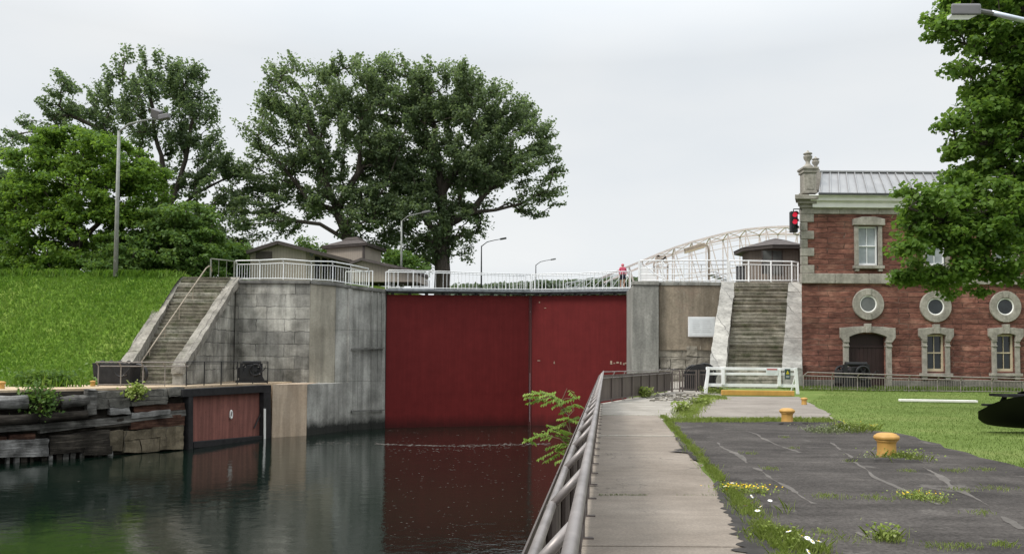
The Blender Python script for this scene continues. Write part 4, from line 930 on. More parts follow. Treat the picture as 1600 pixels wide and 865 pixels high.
# traffic signal on the corner
p = P(1240, 348, BY - .35)
ts = thing('traffic_signal', 'black traffic signal showing two red lights at the corner of the brick building', 'traffic signal', p)
za, zb_ = P(1240, 330.5, p.y).z, P(1240, 363, p.y).z; wS = 11 / 1244 * p.y
MB().box((p.x, p.y, (za + zb_) / 2), (wS, .3, za - zb_)).build('housing', M['black_iron'], ts, bevel=.03)
for k in range(3):
    zc_ = za - (za - zb_) * (k + .5) / 3 + (.0); q = Vector((p.x + .02, p.y - .16, zc_)); r = wS * .36
    m = MB(); m.v = [q + Vector((r * math.cos(2 * math.pi * j / 20), 0, r * math.sin(2 * math.pi * j / 20))) for j in range(20)]; m.f = [tuple(range(20))]
    m.build('lens', M['red_lit'] if k < 2 else M['signal_off'], ts)
    v = MB(); n = 12
    for y, rr in ((-.155, r * 1.12), (-.36, r * 1.18)):
        for j in range(n + 1): a = math.pi * j / n; v.v.append(Vector((q.x + rr * math.cos(a), p.y + y, q.z + rr * math.sin(a))))
    for j in range(n): v.f.append((j, j + 1, n + 2 + j, n + 1 + j))
    v.build('visor', M['black_iron'], ts)
MB().tube([(p.x, p.y, za), (p.x, p.y, za + .14), (p.x + .35, p.y + .2, za + .18), (p.x + .7, BY, za + .18)], .03, 6).build('bracket', M['black_iron'], ts)
MB().tube([(p.x, p.y, zb_), (p.x, p.y, zb_ - .1), (p.x + .35, p.y + .2, zb_ - .12), (p.x + .6, BY + .1, zb_ - .12)], .025, 6).build('bracket', M['green_grey'], ts)

# ================================================================== BUILDINGS ON THE PLATFORMS
# far left shelter: gabled front, its roof falling away, a square tower with hipped roof behind, low wing
HD = 67
sh = thing('shelter_house', 'grey board shelter with low gable roof and square hipped tower behind the white railing', 'shelter', W(460, 440, HD))
def gable(pxl, pxr, r_base, pxa, ra, rl, rr, pxel, rel, pxer, rer, d, depth, wm, rm, th=.28, over=.5):
    wl_, wr = W(pxl, r_base, d), W(pxr, r_base, d); tl, tr, ap = W(pxl, rl, d), W(pxr, rr, d), W(pxa, ra, d); bk = Vector((.10 * depth, depth, 0))
    tl.z -= th * .4; tr.z -= th * .4; ap.z -= th * .4
    MB().hexa([wl_, wr, tr, ap, tl], [q + bk for q in (wl_, wr, tr, ap, tl)]).build('wall', wm, sh)
    el, er, a2 = W(pxel, rel, d - over), W(pxer, rer, d - over), W(pxa, ra - 1.5, d - over)
    for e in (el, er):
        lo = [e, a2, a2 + bk * 1.1, e + bk * 1.1]; MB().hexa([q - Vector((0, 0, th)) for q in lo], lo).build('roof', rm, sh)
        MB().bar(e + Vector((0, -.04, -th * .5)), a2 + Vector((0, -.04, -th * .5)), .10, th * 1.05).build('fascia', M['fascia'], sh)
gable(391, 478, 440, 434, 377.5, 391, 391, 385, 391.5, 548, 405.5, HD, 7, M['siding'], M['shingle'])
MB().hexa([W(478.5, 440, HD), W(545, 440, HD + 2.5), W(545, 440, HD + 6), W(479, 440, HD + 6)], [W(478.5, 390, HD), W(545, 404.5, HD + 2.5), W(545, 404.5, HD + 6), W(479, 390, HD + 6)]).build('side_wall', M['siding'], sh)
a, b = W(400, 393, HD - .04), W(425, 404, HD - .04); MB().box(((a.x + b.x) / 2, HD - .05, (a.z + b.z) / 2), (b.x - a.x, .08, a.z - b.z)).build('shutter', M['fascia'], sh)
for i, (u, v) in enumerate(((492, 500), (503, 511), (514, 525))):
    da, db = HD + 2.5 * (u - 478.5) / 66.5 - .06, HD + 2.5 * (v - 478.5) / 66.5 - .06
    q = [W(u, 435, da), W(v, 435, db), W(v, 402 + i * 2, db), W(u, 400 + i * 2, da)]; MB().hexa(q, [x + Vector((0, .1, 0)) for x in q]).build('window', M['glass'], sh)
m = MB(); tp = W(488, 396, HD - .1); m.tube([tp, tp - Vector((0, .3, .1))], .12, 8, .18); m.build('floodlight', M['dark_steel'], sh)
TD = 71
tw_ = [W(510, 415, TD + 1.0), W(569, 415, TD - 1), W(595, 415, TD + 2.5)]
tb = [tw_[0], tw_[1], tw_[2], tw_[0] + (tw_[2] - tw_[1])]
tz = W(569, 382.5, TD - 1).z
MB().hexa([Vector((q.x, q.y, PZ)) for q in tb], [Vector((q.x, q.y, tz)) for q in tb]).build('tower_wall', M['siding'], sh)
for q in (tb[1],): MB().bar(Vector((q.x - .05, q.y - .06, PZ)), Vector((q.x - .05, q.y - .06, tz)), .2).build('corner_board', M['fascia'], sh)
ctr = sum(tb, Vector()) / 4
def rim(s, z): return [Vector((ctr.x + (q.x - ctr.x) * s, ctr.y + (q.y - ctr.y) * s, z)) for q in tb]
MB().hexa(rim(1.18, tz - .1), rim(1.20, tz + .12)).build('fascia', M['fascia'], sh)
MB().hexa(rim(1.22, tz + .122), rim(.42, tz + .72)).build('tower_roof', M['shingle'], sh)
MB().hexa(rim(.46, tz + .722), rim(.28, tz + 1.02)).build('roof_cap', M['fascia'], sh)
WD = 66
q = [W(547, 440, WD), W(650, 440, WD), W(648, 421, WD), W(564, 404, WD), W(547, 411, WD)]
MB().hexa(q, [x + Vector((.6, 4, 0)) for x in q]).build('wing_wall', M['siding'], sh)
for e, f in ((W(546, 409.5, WD - .4), W(564, 402.5, WD - .4)), (W(564, 402.5, WD - .4), W(650, 421.5, WD - .4))):
    k = Vector((.6, 4.6, 0)); MB().hexa([e - Vector((0, 0, .22)), f - Vector((0, 0, .22)), f + k - Vector((0, 0, .22)), e + k - Vector((0, 0, .22))], [e, f, f + k, e + k]).build('wing_roof', M['shingle'], sh)
# right kiosk: eight-sided with wide hipped roof
KD = 63; kc = W(1212, 437, KD); kc.z = RZ
ks = thing('kiosk', 'dark brown octagonal kiosk with wide hipped roof above the right stairs', 'kiosk', kc)
def octo(r, z, n=8, ph=.5): return [Vector((kc.x + r * math.cos(2 * math.pi * (k + ph) / n), kc.y + r * math.sin(2 * math.pi * (k + ph) / n), z)) for k in range(n)]
ze = W(1200, 388, KD - 2.6).z; zp_ = W(1210, 372, KD).z
MB().hexa(octo(2.55, RZ), octo(2.55, ze)).build('wall', M['siding_dark'], ks)
MB().hexa(octo(3.2, ze - .02), octo(3.22, ze + .24)).build('fascia', M['fascia'], ks)
MB().hexa(octo(3.28, ze + .242), octo(1.0, zp_ - .28)).build('roof', M['shingle'], ks)
MB().hexa(octo(1.12, zp_ - .30), octo(.05, zp_)).build('roof_cap', M['shingle'], ks)
y = kc.y - 2.55 * math.cos(math.pi / 8) - .03
a, b = W(1191, 391.5, y), W(1222, 428, y); MB().box(((a.x + b.x) / 2, y, (a.z + b.z) / 2), (b.x - a.x, .06, a.z - b.z)).build('window', M['glass_grey'], ks)
for u in (1191, 1206.5, 1222): c_ = W(u, 400, y - .04); MB().box((c_.x, c_.y, (a.z + b.z) / 2), (.09, .06, a.z - b.z)).build('mullion', M['fascia'], ks)
pc = W(1164, 433, KD - 4); bx = thing('control_box', 'small dark box standing left of the octagonal kiosk', 'control box', (pc.x - .35, pc.y, RZ))
MB().box((pc.x - .35, pc.y, RZ + .75), (.55, .5, 1.2)).build('cabinet', M['dark_steel'], bx, bevel=.03); MB().box((pc.x - .35, pc.y, RZ + .08), (.3, .3, .16)).build('foot', M['dark_steel'], bx); MB().box((pc.x - .35, pc.y, RZ + 1.39), (.62, .57, .06)).build('lid', M['dark_steel'], bx)

# ================================================================== WHITE RAILINGS
def rail_thing(label, spec, mat=None, **k):
    """spec: (px, row of base, row of top, distance)"""
    pts = [(W(px, rb, d), W(px, rt, d)) for px, rb, rt, d in spec]
    pts = [(b, Vector((b.x, b.y, t.z))) for b, t in pts]
    t = thing('guard_railing', label, 'railing', pts[0][0]); railing_parts(t, pts, mat or M['white'], **k); return t
rail_thing('white canted railing in front of the grey shelter on the left pier', [(368, 436.5, 407, 59.3), (404, 436, 406.5, 59.3), (441, 436, 404.5, 59.3), (485, 437.2, 408, 59.3), (518.5, 439.5, 408.5, 60.1), (547, 444, 413.5, 60.9), (575, 448, 419.5, 62)], spacing=.19, cant=Vector((0, .28, 0)), r=.045, pr=.045)
rail_thing('white side railing between the pier corner and the left gate leaf', [(540, 446, 424, 64.5), (562, 448, 424, 64.5), (582, 450, 423, 64.5)], spacing=.25, r=.035)
rail_thing('low white railing behind the left gate deck', [(592, 449, 433, 68), (612, 449, 434.5, 68), (630, 449, 441, 68)], spacing=.4, mid=[.5])
rail_thing('short white three bar railing behind the left gate deck', [(643, 449, 438, 69), (656, 449, 438, 69), (671, 449, 438, 69)], spacing=.8, mid=[.4, .7])
rail_thing('greenish grey fence panel at the top of the left stairs', [(329, 438.5, 404, 59.5), (366, 437, 408, 59.5)], M['green_grey'], spacing=.5, r=.04, pr=.06)
rail_thing('white picketed railing across the top of the right stairs', [(1139.5, 440, 407, 57.2), (1170, 440, 407.3, 57.2), (1205, 440, 408, 57.2), (1237.5, 440, 408.5, 57.2), (1247.3, 440, 410, 57.2)], spacing=.21, mid=[.82], r=.055, pr=.07)
rail_thing('white two rail railing on the edge of the right pier', [(1000, 440, 407, 57.6), (1035, 440, 407, 57.4), (1068, 440, 407, 57.3), (1104, 440, 406.5, 57.2), (1136.5, 440, 406.5, 57.2)], spacing=9, mid=[.35, .62], r=.05, pr=.05, bal=False)
rail_thing('white picket railing standing further back on the right pier', [(1024, 440, 412, 64.5), (1062, 440, 412, 64.5), (1096, 440, 413, 64.5), (1140, 440, 413, 64.5)], spacing=.5, r=.04)
wp = thing('ramp_guard', 'white triangular sheet guard beside the gate walkway on the right pier', 'guard', W(1000, 438, 61))
q = [W(998, 439, 61), W(1024, 439, 61), W(1024, 432, 61), W(1004, 414, 61), W(998, 413, 61)]; MB().hexa(q, [x + Vector((0, .06, 0)) for x in q]).build('sheet', M['white'], wp); MB().tube([W(1004, 411, 61), W(1026, 430, 61), W(1040, 436, 61)], .05, 6).build('handrail', M['white'], wp); MB().tube([W(998, 439, 60.95), W(998, 408, 60.95)], .05, 6).build('post', M['white'], wp)
gs = thing('gate_stairs', 'small white railed steps leading down behind the right pier railing', 'steps', W(1108, 438, 66))
for off in (0, 1.2):
    MB().tube([W(1108, 424, 65 + off), W(1118, 424, 65 + off), W(1136, 434, 65 + off)], .05, 6).build('handrail', M['white'], gs); MB().tube([W(1108, 439, 65 + off), W(1108, 424, 65 + off)], .05, 6).build('post', M['white'], gs); MB().tube([W(1120, 439, 65 + off), W(1120, 425, 65 + off)], .05, 6).build('post', M['white'], gs)
for k in range(4): p = W(1112 + k * 6, 430 + k * 2.4, 65.6); MB().box(p, (.34, 1.2, .05)).build('tread', M['steel'], gs)

# long flat luminaire on a bent pole
lp = thing('flat_lamp', 'slanted long flat luminaire on a short bent pole above the right pier', 'lamp', W(1107, 438, 64))
MB().tube([W(1107.5, 438, 64), W(1107.5, 390, 64), W(1106, 384, 64), W(1101, 382, 64)], .07, 8).build('pole', M['tan_pipe'], lp, smooth=True)
a, b = W(1070, 391, 64), W(1100.5, 382, 64); MB().bar(a, b, .55, .30).build('housing', M['tan_pipe'], lp, bevel=.04); MB().bar(a - Vector((0, .06, .2)), b - Vector((0, .06, .2)), .5, .12).build('diffuser', M['cream'], lp)

# ================================================================== TRUSS BRIDGE
BD = 92
br = thing('truss_bridge', 'pale pinkish curved steel truss bridge rising behind the right pier', 'bridge', W(1110, 440, BD))
top = [(940, 434), (963, 424.5), (983, 416), (1003.5, 407.5), (1028, 397), (1053.5, 387), (1081, 378), (1109, 370.5), (1137, 363.5), (1165, 358.5), (1197, 355.3), (1228, 354), (1260, 354.5), (1292, 357), (1324, 361), (1356, 368), (1388, 377)]
for side, dy in ((0, 0), (1, 5.5)):
    m = MB(); tp = [W(px, r, BD) + Vector((.9 * side, dy, 0)) for px, r in top]; lo = [Vector((p.x, p.y, 7.6)) for p in tp]
    for p, q in zip(tp[:-1], tp[1:]): m.bar(p, q, .26, .22)
    m.build('top_chord', M['white_dirty'], br)
    m = MB()
    for i in range(2, len(tp)): m.bar(lo[i], tp[i], .11)
    m.build('verticals', M['white_dirty'], br)
    m = MB()
    for i in range(2, len(tp) - 1):
        if i < 11: m.bar(tp[i], lo[i + 1], .09)
        else: m.bar(lo[i], tp[i + 1], .09)
    m.build('diagonals', M['white_dirty'], br)
    m = MB(); mid = [l.lerp(t, .52) for l, t in zip(lo, tp)]
    for p, q in zip(mid[5:-1], mid[6:]): m.bar(p, q, .09)
    m.build('middle_chord', M['white_dirty'], br); m = MB()
    for i in range(3, len(tp) - 1): m.bar(tp[i].lerp(lo[i], .12), tp[i + 1].lerp(lo[i + 1], .12), .07)
    m.build('sub_chord', M['white_dirty'], br)
    MB().bar(lo[0], lo[-1], .3, .7).build('bottom_chord', M['white_dirty'], br)
m = MB()
for i in range(3, len(top), 1):
    p = W(top[i][0], top[i][1], BD); m.bar(p, p + Vector((.9, 5.5, 0)), .12)
    if i < len(top) - 1: q = W(top[i + 1][0], top[i + 1][1], BD); m.bar(p, q + Vector((.9, 5.5, 0)), .09); m.bar(q, p + Vector((.9, 5.5, 0)), .09)
m.build('lateral_bracing', M['white_dirty'], br)
ba = thing('bridge_approach', 'low white lattice railing of the bridge approach seen through the gate railing', 'railing', W(900, 446, BD))
m = MB()
for k in range(7):
    u = 884 + k * 14.5; p, q, r_, s_ = W(u, 449, BD), W(u + 14.5, 449, BD), W(u, 442 - k * 2.2, BD), W(u + 14.5, 439.8 - k * 2.2, BD)
    m.bar(p, r_, .12); m.bar(r_, s_, .14); m.bar(p, s_, .08); m.bar(p, q, .14)
m.build('lattice', M['white'], ba)
cr_ = thing('bridge_machinery', 'rusty white lifting frame in front of the truss bridge', 'machinery', W(1032, 420, 84))
m = MB()
for a, b in (((1021, 415), (1026, 400)), ((1026, 400), (1034, 408)), ((1034, 408), (1040, 401)), ((1040, 401), (1044, 415)), ((1024, 412), (1040, 402)), ((1028, 399), (1042, 412)), ((1021, 418), (1045, 418)), ((1026, 400), (1041, 400)), ((1022, 415), (1022, 445)), ((1043, 415), (1043, 445))): m.bar(W(a[0], a[1], 84), W(b[0], b[1], 84), .16)
m.build('frame', mat_paint('rusty_white', (.5, .42, .38), (.3, .15, .1), .16), cr_)

# ================================================================== LAMP POSTS
def lamp_post(label, base, top, arm, r0, mat, head='cobra', dd=0.0):
    t = thing('lamp_post', label, 'lamp post', base)
    MB().tube([base, top], r0, 10, r0 * .62).build('pole', mat, t, smooth=True)
    a = arm; c = top.lerp(a, .30) + Vector((0, 0, (a.z - top.z) * .28)); c2 = top.lerp(a, .65) + Vector((0, 0, (a.z - top.z) * .17))
    MB().tube([top - Vector((0, 0, .05)), c, c2, a], r0 * .5, 8, r0 * .36).build('arm', mat, t, smooth=True)
    d = (a - c2).normalized(); s = r0 * 2.0
    if head == 'cobra':
        MB().bar(a - d * .05, a + d * s * 3.4, s * 1.8, s * .9).build('lamp_head', M['lamp_grey'], t, bevel=s * .25)
    return t, d
b, tp, am = W(180.5, 432, 58.5), W(186, 205, 58.5), W(237, 186, 58.5)
t, d = lamp_post('tall lamp post with twin floodlights on the crest of the grass slope', b, tp, am, .17, M['pole'], None)
MB().box(W(245, 178, 58.5), (.72, .5, .62), m=Matrix.Rotation(R(18), 3, 'Y') @ Matrix.Rotation(R(25), 3, 'X')).build('floodlight', M['lamp_grey'], t, bevel=.04)
MB().box(W(257, 183, 58.2), (.75, .5, .36), m=Matrix.Rotation(R(-14), 3, 'Y')).build('floodlight', M['lamp_grey'], t, bevel=.05)
MB().tube([am, W(247, 187, 58.5)], .05, 6).build('crossbar', M['pole'], t)
lamp_post('slender grey lamp post in front of the large poplar trunk', W(627, 452, 72), W(627.5, 345, 72), W(660, 332.5, 72), .11, M['pole'])
lamp_post('dark lamp post against the sky right of the large poplar', W(752, 452, 88), W(752.3, 384, 88), W(782, 373.5, 88), .10, M['dark_pole'])
lamp_post('small distant lamp post above the middle of the gate railing', W(837, 452, 112), W(837.3, 413.5, 112), W(861, 405.5, 112), .10, M['dark_pole'])
LD = 13.2
hb = W(1790, 700, LD); hb.z = 0; ht = Vector((hb.x, LD, W(1600, 62, LD).z))
t = thing('street_lamp', 'grey box street lamp reaching in front of the near maple tree', 'lamp post', hb)
MB().tube([hb, ht], .10, 12, .065).build('pole', M['alu'], t, smooth=True)
MB().tube([ht, W(1720, 52, LD), W(1600, 32, LD), W(1549, 20, LD)], .05, 10, .04).build('arm', M['alu'], t, smooth=True)
MB().tube([W(1551, 21, LD), W(1531, 17.5, LD)], .042, 8).build('collar', M['lamp_grey'], t)
h0, h1 = W(1533, 15.5, LD), W(1484, 14.5, LD)
f0, f1 = Vector((0, -.16, 0)), Vector((0, .2, 0))
def hs(px0, px1, r0, r1, y0, y1, z_=0): return [W(px0, r1, LD + y0), W(px1, r1, LD + y0), W(px1, r1, LD + y1), W(px0, r1, LD + y1)], [W(px0, r0, LD + y0), W(px1, r0, LD + y0), W(px1, r0, LD + y1), W(px0, r0, LD + y1)]
MB().hexa(*hs(1486, 1533, 6, 23.5, -.15, .35)).build('lamp_head', M['lamp_grey'], t, bevel=.03)
MB().hexa([W(1479, 31, LD - .3), W(1513, 31, LD - .3), W(1513, 26, LD + .3), W(1479, 26, LD + .3)], [W(1487, 23.6, LD - .14), W(1528, 23.6, LD - .14), W(1528, 21.5, LD + .34), W(1487, 21.5, LD + .34)]).build('lens', M['lens'], t, bevel=.01)

# ================================================================== NEAR RAILING ALONG THE CANAL
RL_Z, RL_L = 1.1, 0.97
def xI(d): return -0.0745 + 0.118 * d
def prail(label, a_hi, b_hi, a_lo, b_lo, n, panel=True):
    """canted double pipe rail: upper pipe towards the walk, lower pipe over the sheet, rungs between"""
    t = thing('pipe_railing', label, 'railing', Vector((a_lo.x, a_lo.y, 0)))
    N_ = 24
    MB().tube([a_hi.lerp(b_hi, (i / N_)) + Vector((0, 0, noise.noise(Vector((i * .9, 0, a_hi.x))) * .006)) for i in range(N_ + 1)], .018, 10).build('handrail', M['pipe'], t, smooth=True)
    MB().tube([a_lo.lerp(b_lo, (i / N_)) for i in range(N_ + 1)], .017, 10).build('lower_rail', M['pipe'], t, smooth=True)
    src = None; ps = None
    for i in range(n + 1):
        f = i / n; lo, hi = a_lo.lerp(b_lo, f), a_hi.lerp(b_hi, f)
        if src is None:
            src = MB().tube([lo, hi], .0155, 8).build('rung', M['pipe'], t, smooth=True, origin=lo); pb_ = Vector((lo.x, lo.y, 0))
            ps = MB().tube([pb_ + Vector((0, 0, 0)), lo], .022, 8).box(pb_ + Vector((.05, 0, .006)), (.09, .05, .012)).build('post', M['brown_rail'], t, origin=pb_)
        else: inst(src, lo, t); inst(ps, Vector((lo.x, lo.y, 0)), t)
    if panel:
        dv = (b_lo - a_lo).normalized(); nn = Vector((dv.y, -dv.x, 0)) * .0
        m = MB(); L = (b_lo - a_lo).length; k = max(1, int(L / 2.2))
        for i in range(k):
            p, q = a_lo + dv * (L * i / k + .012), a_lo + dv * (L * (i + 1) / k - .012); off = Vector((-dv.y, dv.x, 0)) * .03
            m.hexa([Vector((p.x, p.y, .12)) + off, Vector((q.x, q.y, .12)) + off, Vector((q.x, q.y, .12)) + off * 1.2, Vector((p.x, p.y, .12)) + off * 1.2], [Vector((p.x, p.y, .965)) + off, Vector((q.x, q.y, .965)) + off, Vector((q.x, q.y, .965)) + off * 1.2, Vector((p.x, p.y, .965)) + off * 1.2])
        m.build('sheet_panel', M['brown_rail'], t)
        MB().bar(Vector((a_lo.x, a_lo.y, .10)), Vector((b_lo.x, b_lo.y, .10)), .03, .05).build('bottom_rail', M['brown_rail'], t)
    return t
d_a, d_b = -0.9, 26.8
prail('worn double pipe railing running along the canal beside the concrete path', Vector((xI(d_a), d_a, RL_Z)), Vector((xI(d_b), d_b, RL_Z)), Vector((xP(d_a), d_a, RL_L)), Vector((xP(d_b), d_b, RL_L)), 29)
u = (C2 - C1).normalized(); inn = Vector((u.y, -u.x, 0))
E2 = G(1049, 612, 0)
prail('brown sheeted railing section turning towards the right stairs', Vector((xI(26.8), 26.8, 1.08)), Vector((E2.x + .25, E2.y - .35, 1.05)), Vector((xP(26.9), 26.9, .86)), Vector((E2.x, E2.y, .88)), 8)
def picket_gate(label, px0, px1, d, r_top, r_low, spacing):
    a, b = W(px0, 612, d), W(px1, 612, d); a.z = b.z = 0.0; zt = W(px0, r_top, d).z; zl = W(px0, r_low, d).z
    t = thing('picket_gate', label, 'gate', a)
    for q in (a, b): MB().tube([q, Vector((q.x, q.y, zt + .03))], .04, 8).build('post', M['brown_rail'], t)
    for z in (zt, zl, .12): MB().bar(Vector((a.x, a.y, z)), Vector((b.x, b.y, z)), .04).build('rail', M['brown_rail'], t)
    n = max(2, int((b.x - a.x) / spacing))
    for k in range(1, n): x = a.x + (b.x - a.x) * k / n; MB().tube([(x, a.y, .12), (x, a.y, zl)], .014, 5).build('picket', M['brown_rail'], t)
    return t
picket_gate('narrow brown picket gate next to the sheeted railing', 1050.5, 1062, 37.9, 578.5, 584.5, .09)
picket_gate('wider brown picket gate in front of the dark arched winch', 1066.5, 1088, 37.9, 578.5, 584.5, .09)
picket_gate('brown picket gate behind the post of the white barrier', 1092, 1105.5, 38.2, 578.5, 584.5, .09)

# white barrier, signs, beam
bd = 36.0
bt = thing('white_barrier', 'white painted timber barrier across the foot of the right stairs', 'barrier', (W(1175, 613, bd).x, bd, 0))
def bb_(px0, r0, px1, r1, w, dy=0, th=.06): MB_.append((W(px0, r0, bd + dy), W(px1, r1, bd + dy), w, th))
for nm, items in (('top_rail', [((1103, 575), (1245.5, 576.5), .13)]), ('middle_rail', [((1106, 583.5), (1246, 584.5), .11)]), ('bottom_rail', [((1105, 601), (1245, 602.5), .14)])):
    for (a, b, w) in items: MB().bar(W(*a, bd), W(*b, bd), .06, w).build(nm, M['white'], bt, bevel=.008)
for (a, b) in (((1107, 573), (1102.5, 616)), ((1243, 574.5), (1246.5, 615.5)), ((1129.5, 574), (1130, 601)), ((1217.5, 577), (1217.5, 603))):
    p, q = W(*a, bd - .07), W(*b, bd - .07); q.z = max(q.z, 0.0); MB().bar(p, q, .14, .07, up=(0, -1, 0)).build('post' if b[1] < 610 else 'leg', M['white'], bt, bevel=.008)
for px in (1106, 1245): MB().bar(W(px, 580, bd + .05), Vector((W(px, 580, bd).x, bd + .75, 0)), .08, .08).build('leg', M['white'], bt)
sg = thing('notice_sign', 'small white notice with a red heading hung on the white barrier', 'sign', W(1206, 580, bd - .1))
a, b = W(1197, 574.5, bd - .12), W(1215.5, 586, bd - .12); cx_, cz_ = (a.x + b.x) / 2, (a.z + b.z) / 2
MB().box((cx_, a.y, cz_), (b.x - a.x, .02, a.z - b.z)).build('board', M['sign_white'], sg)
MB().box((cx_, a.y - .014, a.z - .06), ((b.x - a.x) * .86, .006, .055)).build('heading', M['sign_red'], sg)
m = MB()
for k in range(3): m.box((cx_ - .02 * k, a.y - .014, a.z - .14 - k * .055), ((b.x - a.x) * (.8 - .1 * k), .006, .018))
m.build('lettering', M['sign_grey'], sg)
sg = thing('warning_sign', 'dark green sign with yellow triangle hung at the right end of the white barrier', 'sign', W(1230, 584, bd - .1))
a, b = W(1226, 576, bd - .12), W(1235, 592, bd - .12); cx_, cz_ = (a.x + b.x) / 2, (a.z + b.z) / 2
MB().box((cx_, a.y, cz_), (b.x - a.x, .03, a.z - b.z)).build('board', M['sign_green'], sg, bevel=.03)
w = (b.x - a.x) * .3; zt_ = a.z - .06
MB().hexa([Vector((cx_ - w, a.y - .022, zt_ - .17)), Vector((cx_ + w, a.y - .022, zt_ - .17)), Vector((cx_, a.y - .022, zt_))], [Vector((cx_ - w, a.y - .014, zt_ - .17)), Vector((cx_ + w, a.y - .014, zt_ - .17)), Vector((cx_, a.y - .014, zt_))]).build('triangle', M['sign_yellow'], sg)
m = MB()
for k in range(2): m.box((cx_, a.y - .018, zt_ - .25 - k * .06), ((b.x - a.x) * .6, .006, .02))
m.build('lettering', M['sign_grey'], sg)
yb = thing('yellow_beam', 'weathered yellow timber beam lying at the foot of the right stairs', 'beam', G(1185, 615, 0))
a, b = G(1128, 617, 0), G(1242, 618.5, 0); MB().bar(a + Vector((0, .1, .11)), b + Vector((0, .1, .11)), .24, .22).build('timber', M['yellow_beam'], yb, bevel=.02)
cu = thing('kerb_beam', 'long pale concrete kerb beam lying on the lawn before the brick building', 'kerb', G(1468, 628, 0))
a, b = G(1408, 627, 0), G(1530, 629, 0); MB().bar(a + Vector((0, .15, .045)), b + Vector((0, .15, .045)), .26, .09).build('concrete', M['white_trim'], cu, bevel=.02)

# bollards
def bollard(label, base, s, mat=M['yellow'], fl=1.0):
    t = thing('mooring_bollard', label, 'bollard', base, 'yellow mooring bollards')
    MB().lathe([(.155 * s, -.05), (.155 * s, .02 * s), (.146 * s, .06 * s), (.142 * s, .20 * s), (.150 * s, .235 * s), (.178 * s, .262 * s)], base, 28).build('post', mat, t, smooth=True)
    MB().lathe([(.178 * s, .2622 * s), (.196 * s, .285 * s), (.198 * s, .31 * s), (.188 * s, .335 * s), (.165 * s, .345 * s), (.160 * s, .352 * s), (.150 * s, .362 * s), (.10 * s, .378 * s), (.03 * s, .384 * s)], base, 28).build('cap', mat, t, smooth=True)
    return t
p = G(1385.5, 712, 0); bollard('large yellow mushroom bollard nearest on the cracked asphalt', p, 36.5 / 1244 * p.y / .384)
p = G(1230, 660, 0); bollard('yellow bollard at the edge between asphalt and gravel patch', p, 23 / 1244 * p.y / .384)
p = G(1256.5, 631, 0); bollard('small flat yellow bollard on the lawn edge near the white barrier', p, 10.5 / 1244 * p.y / .384)
p = G(145, 603, QZ); bollard('small yellow bollard beside the dark railing on the far quay', p, 9 / 1244 * p.y / .384)
p = G(2, 607, QZ); bollard('yellow bollard at the far left end of the quay', p, 12 / 1244 * p.y / .384)

# winches
def winch(label, base, s, rz=0.0, hood=False):
    t = thing('gate_winch', label, 'winch', base); Rz = Matrix.Rotation(rz, 3, 'Z')
    def L(x, y, z): return Vector(base) + Rz @ Vector((x * s, y * s, z * s))
    MB().box(L(0, 0, .06), (1.7 * s, .95 * s, .12 * s), rz).build('base', M['black_iron'], t)
    for y in (-.38, .38):
        m = MB().hexa([L(-.7, y - .04, .12), L(.7, y - .04, .12), L(.25, y - .04, 1.0), L(-.25, y - .04, 1.0)], [L(-.7, y + .04, .12), L(.7, y + .04, .12), L(.25, y + .04, 1.0), L(-.25, y + .04, 1.0)]); m.build('side_frame', M['black_iron'], t, bevel=.02)
    MB().tube([L(0, -.36, .75), L(0, .36, .75)], .24 * s, 16).build('drum', M['black_iron'], t, smooth=True)
    for yy, rr, cx_ in (((-.50, .52, .1), (.50, .42, -.2)) if not hood else ((-.50, .30, .2), (.50, .30, -.2))):
        m = MB().ring(L(cx_, yy, .72), Rz @ Vector((0, 1, 0)), rr * s, .055 * s, 28, 8)
        for k in range(6):
            a = k * math.pi / 3; m.bar(L(cx_, yy, .72), L(cx_ + rr * math.cos(a), yy, .72 + rr * math.sin(a)), .05 * s)
        m.tube([L(cx_, yy - .06, .72), L(cx_, yy + .06, .72)], .1 * s, 12); m.build('gear_wheel', M['black_iron'], t)
    MB().tube([L(.45, -.7, .5), L(.45, .7, .5)], .045 * s, 8).build('shaft', M['pipe'], t)
    m = MB().tube([L(.45, -.7, .5), L(.72, -.7, .82), L(.72, -.88, .82)], .03 * s, 7); m.build('crank', M['black_iron'], t)
    if hood == 'box': MB().box(L(-.1, -.05, .55), (1.25 * s, .6 * s, .6 * s), rz).build('gear_case', M['black_tar'], t, bevel=.05); MB().tube([L(-.5, -.3, 1.12), L(.5, -.3, 1.12)], .10 * s, 10).build('brake_drum', M['black_iron'], t); MB().box(L(-.55, -.36, .55), (.16 * s, .1 * s, 1.1 * s), rz).build('lever_post', M['black_iron'], t); MB().box(L(.5, -.36, .55), (.16 * s, .1 * s, 1.1 * s), rz).build('lever_post', M['black_iron'], t)
    elif hood:
        MB().hexa([L(-1.05, -.52, .1), L(.62, -.52, .1), L(.62, .5, .1), L(-1.05, .5, .1)], [L(-1.15, -.56, 1.05), L(.70, -.56, 1.05), L(.70, .52, 1.05), L(-1.15, .52, 1.05)]).build('hood', M['black_tar'], t, bevel=.04)
        MB().ring(L(.85, -.1, .52), Rz @ Vector((.3, 1, 0)), .46 * s, .07 * s, 28, 8).build('flywheel', M['black_iron'], t, smooth=True)
        m = MB()
        for k in range(4): m.ring(L(-.8 + k * .42, -.3, 1.05), (0, 1, 0), .09 * s, .045 * s, 16, 6)
        m.build('lifting_eyes', M['black_iron'], t)
    return t
winch('black hooded winch behind the railing at the foot of the left stairs', Vector((W(190, 600, 49.5).x, 49.5, QZ)), 1.3, 0.0, True)
winch('black spoked winch behind the railing before the left pier', Vector((W(393, 598, 56.2).x, 56.2, QZ)), 1.25, .3, 'box')
winch('dark winch with open wheels before the brown door of the brick building', Vector((W(1328, 605, 42.9).x, 42.6, 0)), 1.2, .15, 'box')
